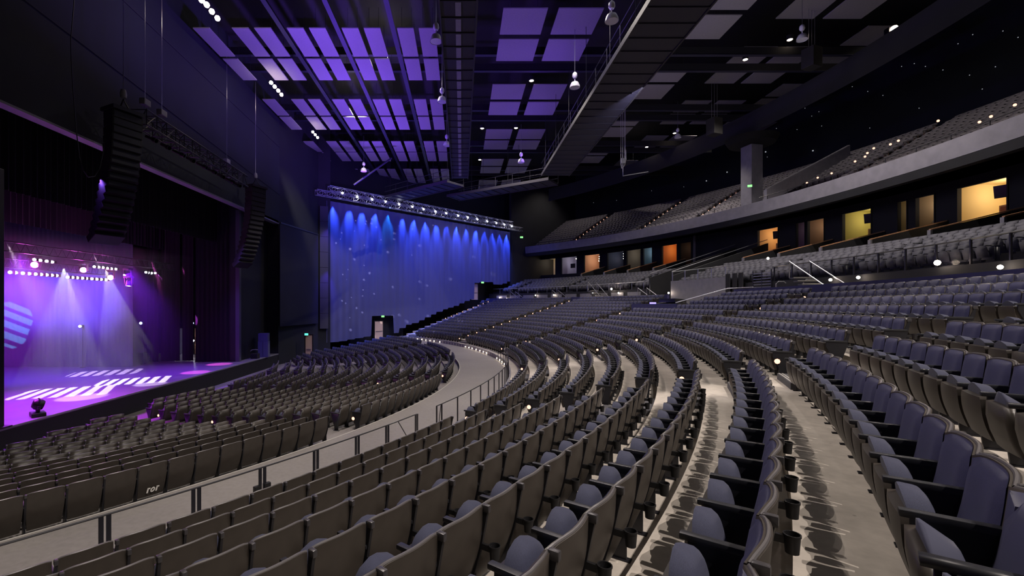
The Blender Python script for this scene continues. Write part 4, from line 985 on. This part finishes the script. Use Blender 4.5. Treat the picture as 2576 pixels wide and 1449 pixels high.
# loge front walls
mb=MB(); mb.ring([(54.05,ZC-.3),(54.05,ZC+2.1),(54.2,ZC+2.1),(54.2,ZC-.3)],5.6,VOM[0],.8); struct(mb,'wall_loge_front',M['greypaint'],'tall smooth grey loge front wall')
mb=MB(); mb.ring([(54.05,ZC-.3),(54.05,ZC+1.5),(54.2,ZC+1.5),(54.2,ZC-.3)],VOM[1],45,.8); mb.ring([(54.05,ZC-.3),(54.05,ZC+1.5),(54.2,ZC+1.5),(54.2,ZC-.3)],-22,.8,.8); struct(mb,'wall_loge_front',M['darkwall2'],'low charcoal loge front wall behind the cross aisle')
mb=MB()
for k in range(10):
    a=17.4+k*2.75; mb.ring([(54.0,ZC-.05),(54.0,ZC+1.25),(54.04,ZC+1.25),(54.04,ZC-.05)],a,a+2.1,.8)
struct(mb,'trim_7',M['greypaint'],'pale raised panels on the low loge front wall')
# side walls of the passage
for a,l in ((VOM[0],'sloping grey wall of the dark passage, column side'),(VOM[1],'sloping grey wall of the dark passage, curtain side')):
    t=thing('passage_wall',l,'half wall',P(58,a,ZC+1)); L=Vector(t.location); mb=MB(); vs=[]
    for aa in (a-.1,a+.1):
        for (R,z) in [(54.2,ZC-.4),(54.2,ZC+2.6),(64.8,ZC+5.9),(64.8,ZC-.4)]: vs.append(Vector(P(R,aa,z))-L)
    mb.add(vs,[(0,1,2,3),(7,6,5,4),(0,4,5,1),(1,5,6,2),(2,6,7,3),(3,7,4,0)]); mb.obj('wall_face',M['darkwall2'],t)
    mb=MB(); mb.tube([Vector(P(54.2,a,ZC+1.0))-L,Vector(P(54.2,a,ZC+3.0))-L,Vector(P(64.8,a,ZC+6.25))-L],.04,6); mb.obj('hand_rail',M['truss'],t,True)
arc_rail('slim steel rail with glass on top of the tall grey loge front',54.1,ZC+2.95,ZC+2.1,5.7,12.8,1.75,.025,'truss')
arc_rail('slim steel rail along the far low loge front',54.1,ZC+2.25,ZC+1.5,17,45,1.9,.02,'truss')
GL=mat('tinted_glass',(.12,.13,.20),.08); GL.node_tree.nodes['Principled BSDF'].inputs['Alpha'].default_value=.10; GL.node_tree.nodes['Principled BSDF'].inputs['Base Color'].default_value=(.01,.01,.02,1); GL.node_tree.nodes['Principled BSDF'].inputs['Specular IOR Level'].default_value=.15
arc_rail('glass guard rail with steel posts along the loge front toward the frame edge',54.1,ZC+2.45,ZC+1.45,-20,.6,1.7,.03,'railpaint',(),'glass_rail',GL)
# dark drapes and louvre between
for n,a in enumerate((5.0,4.2,3.5)):
    p=P(54.0,a); q=P(54.0,a+.62); drape('passage_drape',(q[0],q[1],0),(p[0],p[1],0),ZC-.1,ZC+2.3,M['darkwall2'],'dark hanging drape by the grille, %s from the tall grey wall'%ordn(n),'drape',.05,.3,'dark drapes beside the grille')
t=thing('metal_grille','pale metal grille of level bars in the loge front','grille',P(53.95,1.4,ZC+.2),R_(1.4)+PI/2)
mb=MB()
for k in range(11): mb.tube([(-.85,0,k*.19),(.95,0,k*.19)],.022,5)
mb.obj('bars',M['truss'],t); 
for x in (-.85,.05,.95): mb=MB(); mb.box(x-.03,x+.03,-.02,.02,-.2,2.1); mb.obj('post',M['railpaint'],t)
# hoop handrails and bright lamps in the cross aisle
lamps=[(2089,704,50),(2159,698,50),(2358,661,50),(2516,672,50),(1538,727,52.6),(1491,738,52.6),(1556,737,52.6),(1682,737,52.6),(1257,749,52.6),(1275,751,52.8),(1347,743,53),(1393,742,53),(1932,650,0),(1253,761,0)]
for n,(px,py,R) in enumerate(lamps):
    RR=53.8
    r=(px-1161)/F_; aa=r*r+1; bb=-(r*CX+CY); cc=CX*CX+CY*CY-RR**2; D=(-bb+math.sqrt(bb*bb-aa*cc))/aa
    p=(r*D,D,ZC+(765-py)*D/F_)
    where=['by the first hoop rail','by the second hoop rail','at the bright stair','behind the last row at the frame edge','on the far cross stair','left lamp of the far cross stair','low lamp of the far cross stair','by the dark passage','at the curtain end of the cross aisle','second at the curtain end of the cross aisle','on the far loge front','on the far loge front, second','among the loge seats','where the far aisle meets the cross aisle'][n].replace('left lamp','first lamp')
    small_lamp('cross_aisle_lamp','glaring warm lamp '+where,'lamp',p,.11 if n in(2,4) else .08,'warm',None,False)
def hoop(label,a,R=53.3,h=1.5):
    t=thing('hoop_rail',label,'handrail',P(R,a,rowZ(14)),R_(a)); mb=MB(); mb.tube([(0,0,0),(0,0,h-.15),(.15,0,h),(.5,0,h),(.62,0,h-.1)],.028,8); mb.obj('rail_tube',M['truss'],t,True); mb=MB(); mb.box(-.06,.06,-.06,.06,0,.02); mb.obj('foot_plate',M['steel'],t)
hoop('steel hoop handrail beside the metal grille',-1.0); hoop('steel hoop handrail past the grille',-3.6)
# stairs with sloping rails up to the loge
def stair(label,a,rr=(52.6,54.6),n=5,z0=None,z1=None,w=.55):
    z0=rowZ(14) if z0 is None else z0; z1=gZ(0) if z1 is None else z1
    t=thing('stair',label,'stair',P(53.25,a,z0),R_(a)+PI/2); L=rr[1]-rr[0]
    mb=MB()
    for k in range(n): mb.box(L*k/n,L*(k+1)/n+.02,-w,w,(z1-z0)*k/n+.12,(z1-z0)*(k+1)/n)
    mb.obj('treads',M['carpet'],t); mb=MB()
    for k in range(n): mb.box(L*k/n-.01,L*k/n+.05,-w,w,(z1-z0)*(k+1)/n-.03,(z1-z0)*(k+1)/n+.01)
    mb.obj('nosings',M['white'],t)
    for s in (-1,1): mb=MB(); mb.tube([(0,s*w,0),(0,s*w,.95),(L,s*w,z1-z0+.95),(L,s*w,z1-z0)],.03,8); mb.obj('hand_rail',M['truss'],t,True)
stair('bright stair with steel handrails up to the loge near the frame edge',-6.6,(52,55.2),8)
stair('far stair with steel handrails in the middle of the loge front',22.5)
stair('short stair with steel handrails opposite the dark passage',14.6,(52.4,53.8),3,None,rowZ(14)+.7,.5)
stair('small stair with steel handrails near the curtain end',38.5,(52.4,53.9),4,None,rowZ(14)+.9,.5)
stair('stair with steel handrails beside the lamp on the far loge front',30,(52.4,53.9),4,None,rowZ(14)+.9,.5)
# parapet behind the last row, and sound booth
mb=MB(); mb.ring([(51.75,rowZ(14)),(51.75,ZC+.98),(51.95,ZC+.98),(51.95,rowZ(14))],-24,1.0,.8); mb.ring([(51.75,rowZ(14)),(51.75,ZC+.82),(51.95,ZC+.82),(51.95,rowZ(14))],10,44,.8); struct(mb,'wall_parapet',M['navyrail'],'low navy parapet behind the last seat row')
t=thing('sound_booth','navy-walled sound booth behind the middle seat rows','sound booth',P(48.6,5.5,rowZ(11))); L=Vector(t.location)
mb=MB(); mb.ring([(48.15,rowZ(11)-.1),(48.15,ZC+.02),(48.25,ZC+.02),(48.25,rowZ(11)-.1)],1.6,9.4,.8); mb.v=[tuple(Vector(v)-L) for v in mb.v]; mb.obj('booth_wall',M['navyrail'],t)
mb=MB(); mb.ring([(49.2,rowZ(12)),(49.2,ZC+.0),(50.3,ZC+.14),(50.3,rowZ(12))],4.6,8.4,.8); mb.v=[tuple(Vector(v)-L) for v in mb.v]; mb.obj('console_desk',M['black'],t)
mb=MB(); mb.ring([(49.6,ZC+.14),(49.6,ZC+.42),(50.5,ZC+.36),(50.5,ZC+.14)],5.0,7.6,.8); mb.v=[tuple(Vector(v)-L) for v in mb.v]; mb.obj('console_cover',M['black'],t)
mb=MB(); mb.ring([(49.15,ZC+.02),(49.15,ZC+.14),(49.19,ZC+.14),(49.19,ZC+.02)],7.2,8.2,.8); mb.v=[tuple(Vector(v)-L) for v in mb.v]; mb.obj('lit_meter',emis('meter_glow',(.25,.2,1),3),t)
t=thing('stair_handrail','pale sloping handrail beside the sound booth','handrail',P(50,1.4,ZC)); L=Vector(t.location); mb=MB(); mb.tube([Vector(P(48.6,2.8,ZC-.6))-L,Vector(P(48.6,2.8,ZC+.1))-L,Vector(P(51.3,.9,ZC+1.05))-L,Vector(P(51.8,-1.2,ZC+1.05))-L],.03,8); mb.obj('rail_tube',M['truss'],t,True)
# low front rail near the stage with purple glow
t=thing('guard_rail','thin steel rail running round the front seats by the stage','guard rail',px_z(160,1130,-4.75)); L=Vector(t.location)
mb=MB(); pp=[px_z(a,b,-4.75) for a,b in [(-120,1205),(0,1160),(60,1148),(110,1133),(155,1123),(240,1122),(320,1121)]]; mb.tube([Vector(p)-L for p in pp],.022,6); mb.obj('top_rail',M['truss'],t,True)
for p in pp[::2]: mb=MB(); mb.tube([Vector(p)-L,Vector((p[0],p[1],-1.35))-L],.02,6); mb.obj('post',M['railpaint'],t)

# ================================================================ LIGHTS
def area(name,loc,aim,size,power,col,shape='DISK'):
    l=bpy.data.lights.new(name,'AREA'); l.energy=power; l.color=col; l.size=size; l.shape=shape
    o=bpy.data.objects.new(name,l); C.objects.link(o); o.location=loc; d=Vector(aim)-Vector(loc); o.rotation_euler=d.to_track_quat('-Z','Y').to_euler(); return o
W=(1,.885,.80); WC=(.95,.88,.95)
K=1.0
for (x,y,p,*aim) in [(5.3,33.8,4300),(2.0,43,3000),(5.3,43,3000),(13,-2,11500,(6,6),78),(9,-6.5,11500,(5,3),80),(-4.5,11.5,5000,(3,7),92),(-2.5,14.5,3600,(4,9),92),(27,10,6000),(5.6,24,2500),(21,31,6000),(23,24,3500),(-5,30,2600),(22,48,4500),(6,54,3600),(-9,38,5200)]:
    spot('house_light',(x,y,ZC+16.6),(*aim[0],0) if aim else (x,y,0),p*K*.8,W,aim[1] if aim else 130,.04,.5)
for a in (-10,0,10,20,30,40):
    x,y,_=P(66,a); spot('balcony_light',(x,y,ZC+21.5),(x,y,0),1100*K,W,120,.1,.6)
# unseen area lights added below the ceiling to tint its panels
VP=(.22,.085,1)
for y in (24,33,42): area('added_purple_uplight',(-8,y,ZC+9.5),(-8,y+1,ZC+17),.8,1150,VP)
for y in (22,31,40): area('added_purple_uplight',(6.3,y,ZC+12.6),(6.4,y+1,ZC+17.2),.5,150,VP); area('added_purple_uplight',(.9,y,ZC+12.9),(2.6,y+1,ZC+17.2),.4,40,VP)
for y in (24,34,44): area('added_grey_uplight',(13.5,y,ZC+13),(20,y+3,ZC+19),.6,12,(.75,.62,.9))
# curtain scallops
sc_px=[838,878,910,943,975,1011,1040,1070,1097,1123,1148,1173,1196,1218,1238,1257,1274]
for n,px in enumerate(sc_px):
    t_,_=px_curt(px,520); p=off(curt(t_,ZC+11.4),.50,0); q=off(curt(t_,ZC+4.0),-.30,0)
    spot('curtain_wash',p,q,7500,(.05,.12,1) if n not in(4,) else (.02,.30,1),42,.03,1)
for tt in (21,26,31,36): area('curtain_fill',off(curt(tt,ZC+8),7,0),curt(tt,ZC+4),2.5,230,(.05,.08,1))
for zz_ in (ZC+9.5,ZC+5): spot('added_column_wash',(-13.3,46.9,zz_),(-14.55,47.75,zz_-5),900,(.12,.05,1),50,.05,.8)  # unseen spots added to turn the corner column purple
# stage lighting
BL=(.12,.10,1); PU=(.55,.15,1); MG=(1,.12,.85)
for x in (-31,-28.5,-26): spot('drape_wash',(x,26.5,ZC+1.6),(x,32,ZC+.2),14000,(.20,.09,1),54,.3,1)
spot('stage_wash',(-20.5,21,ZC+2.3),(-19.5,20,SZ),6500,(.40,.03,1),95,.3,.8)
spot('stage_wash',(-20.5,28,ZC+2.3),(-20,28.5,SZ),5000,(.20,.01,1),90,.3,.8)
spot('stage_wash',(-26,26,ZC+2.0),(-27,28,SZ),4000,(.08,.0,1),100,.3,.8)
spot('stage_wash',(-19.5,18,ZC+2.2),(-18,19,SZ),4600,(.62,.03,.90),80,.3,.8)
spot('added_front_spill',(-16.0,30,ZC+5.5),(-12,34,ZC-6),2600,(.25,.12,1),95,.1,.9); spot('added_front_spill',(-16.0,20,ZC+5.5),(-13.5,17,ZC-6),900,(.25,.10,1),95,.1,.9)  # unseen spots added to stand for purple stage spill on the seats
for (x,y,s,c,p) in [(-18.0,33.5,14,MG,2600),(-17.4,29.5,14,MG,2600),(-18.2,21.6,16,(1,.75,1),2600),(-17.4,25.2,13,(1,.8,1),2200)]: spot('stage_pool',(x-1.5,y-2,ZC+2.6),(x,y,SZ),p*3,c,s,.03,.5)
# patterned (striped) spots
def gobo(name,loc,aim,power,col,size,roll,freq,duty=.62,dots=False):
    o=spot(name,loc,aim,power,col,size,.0,.1); l=o.data; l.use_nodes=True; nt=l.node_tree; e=[n for n in nt.nodes if n.type=='EMISSION'][0]
    tc=nt.nodes.new('ShaderNodeTexCoord'); sp=nt.nodes.new('ShaderNodeSeparateXYZ'); nt.links.new(tc.outputs['Normal'],sp.inputs[0])
    def mth(op,a,b=None):
        n=nt.nodes.new('ShaderNodeMath'); n.operation=op
        for i,v in enumerate((a,b)):
            if v is None: continue
            if isinstance(v,(int,float)): n.inputs[i].default_value=v
            else: nt.links.new(v,n.inputs[i])
        return n.outputs[0]
    if roll is None:
        bpy.context.view_layer.update(); q=o.matrix_world.to_3x3().inverted()@Vector((-.42,.9,0)); roll=math.atan2(-q.x,q.y)
    zz=mth('ABSOLUTE',sp.outputs['Z']); u=mth('DIVIDE',sp.outputs['X'],zz); v=mth('DIVIDE',sp.outputs['Y'],zz)
    c,s=math.cos(roll),math.sin(roll)
    uu=mth('ADD',mth('MULTIPLY',u,c),mth('MULTIPLY',v,s)); vv=mth('SUBTRACT',mth('MULTIPLY',v,c),mth('MULTIPLY',u,s))
    h=math.tan(R_(size/2))
    if dots:
        cb=nt.nodes.new('ShaderNodeCombineXYZ'); nt.links.new(uu,cb.inputs[0]); nt.links.new(vv,cb.inputs[1])
        vo=nt.nodes.new('ShaderNodeTexVoronoi'); vo.inputs['Scale'].default_value=freq; nt.links.new(cb.outputs[0],vo.inputs['Vector'])
        sepc=nt.nodes.new('ShaderNodeSeparateColor'); nt.links.new(vo.outputs['Color'],sepc.inputs[0])
        rad=mth('MULTIPLY',mth('POWER',sepc.outputs[0],3.0),.30); m_=mth('LESS_THAN',vo.outputs['Distance'],rad)
    else:
        fr=mth('FRACT',mth('ADD',mth('MULTIPLY',uu,freq/(2*h)),.5)); st=mth('LESS_THAN',fr,duty)
        m_=mth('MULTIPLY',st,mth('MULTIPLY',mth('LESS_THAN',mth('ABSOLUTE',vv),h*(.85 if size==20.5 else .62)),mth('LESS_THAN',mth('ABSOLUTE',uu),h*.86)))
    nt.links.new(mth('MULTIPLY',m_,1.0),e.inputs['Strength']); return o
G1=px_z(170,985,-4.46); G2=px_z(338,958,-4.46); G3=px_z(260,938,-4.46)
gobo('striped_beam',(G1[0]-1.6,G1[1]+1.6,ZC+2.0),G1,12000,(1,.97,.95),37,None,8)
gobo('striped_beam',(G2[0]-1.2,G2[1]-.6,ZC+2.0),G2,12000,(1,.97,.95),34,None,8)
gobo('striped_beam',(G3[0]-1.5,G3[1]-1,ZC+2.0),G3,9000,(.8,.6,1),34,None,7)
gobo('striped_beam',(-29,24,ZC+1.5),(-31.9,32,ZC-1.4),16000,(.12,.6,.9),20.5,R_(64),5)
tc_,_=px_curt(960,640); gobo('snowflake_beam',(-10,28,ZC+9),curt(26,ZC+2.4),30000,(.9,.85,1),40,0,44,.5,True)
# tight beams in the haze
for p,aim,c,pw,s in [(mv[4],(mv[4][0]-.1,mv[4][1]+.0,SZ),(.8,.9,1),2200,13),(mv[1],(mv[1][0]-.3,mv[1][1]+.3,SZ),(.85,.85,1),1100,9),(mv[2],(mv[2][0]+1.2,mv[2][1]+1.6,SZ),(1,.2,.6),9000,7),((-21.0,31.2,ZC+2.1),(-20.4,36,ZC-2.5),(.75,.1,1),14000,8),(mv[3],(mv[3][0]-1.5,mv[3][1]-2.5,ZC-1.2),(.8,.85,1),2500,14)]:
    spot('haze_beam',p,aim,pw,c,s,.02,.25)
for p in mv[:3]:
    l=bpy.data.lights.new('magenta_glow','POINT'); l.energy=140; l.color=(1,.08,.9); l.shadow_soft_size=.15; o=bpy.data.objects.new('magenta_glow',l); C.objects.link(o); o.location=(p[0]+.5,p[1]-.6,p[2]-.2)
# haze over the stage
hz=bpy.data.materials.new('stage_haze'); hz.use_nodes=True; nt=hz.node_tree; nt.nodes.clear()
v=nt.nodes.new('ShaderNodeVolumeScatter'); v.inputs['Density'].default_value=.013; v.inputs['Anisotropy'].default_value=.25; v.inputs['Color'].default_value=(1,1,1,1)
o=nt.nodes.new('ShaderNodeOutputMaterial'); nt.links.new(v.outputs[0],o.inputs['Volume'])
mb=MB(); mb.box(-33.4,-18.6,13,31.6,SZ+.02,ZC+3.3); o=mb.obj('stage_haze',hz); tag(o,'thin purple haze drifting over the stage','haze',None,'stuff')

w=bpy.data.worlds.new('world'); SC.world=w; w.use_nodes=True; bg=w.node_tree.nodes['Background']; bg.inputs[0].default_value=(.35,.38,.6,1); bg.inputs[1].default_value=.0
# soft area lights without fixtures, added to brighten the hall and balcony
area('hall_fill',(6,26,ZC+15.5),(6,26,0),14,160,(.8,.78,1))
area('balcony_fill',(10,26,ZC+10),(40,40,ZC+7),5,420,(.85,.8,.95))
# ================================================================ CAMERA
cam=bpy.data.cameras.new('camera'); co=bpy.data.objects.new('camera',cam); C.objects.link(co); SC.camera=co
co.location=(0,0,ZC); co.rotation_euler=(PI/2,0,0); cam.sensor_width=36; cam.sensor_fit='HORIZONTAL'; cam.lens=F_/2576*36
cam.shift_x=(1288-1161)/2576; cam.shift_y=(765-724.5)/2576; cam.clip_start=.05; cam.clip_end=300
SC.view_settings.view_transform='Standard'; SC.view_settings.look='None'; SC.view_settings.gamma=1; SC.view_settings.exposure=0.0
try: SC.view_settings.use_curve_mapping=False
except Exception: pass
cy=SC.cycles; cy.use_denoising=True; cy.max_bounces=5; cy.diffuse_bounces=3; cy.glossy_bounces=2; cy.transmission_bounces=3; cy.volume_bounces=0; cy.transparent_max_bounces=6
cy.sample_clamp_indirect=4; cy.sample_clamp_direct=0; cy.use_light_tree=True; cy.volume_step_rate=1.0
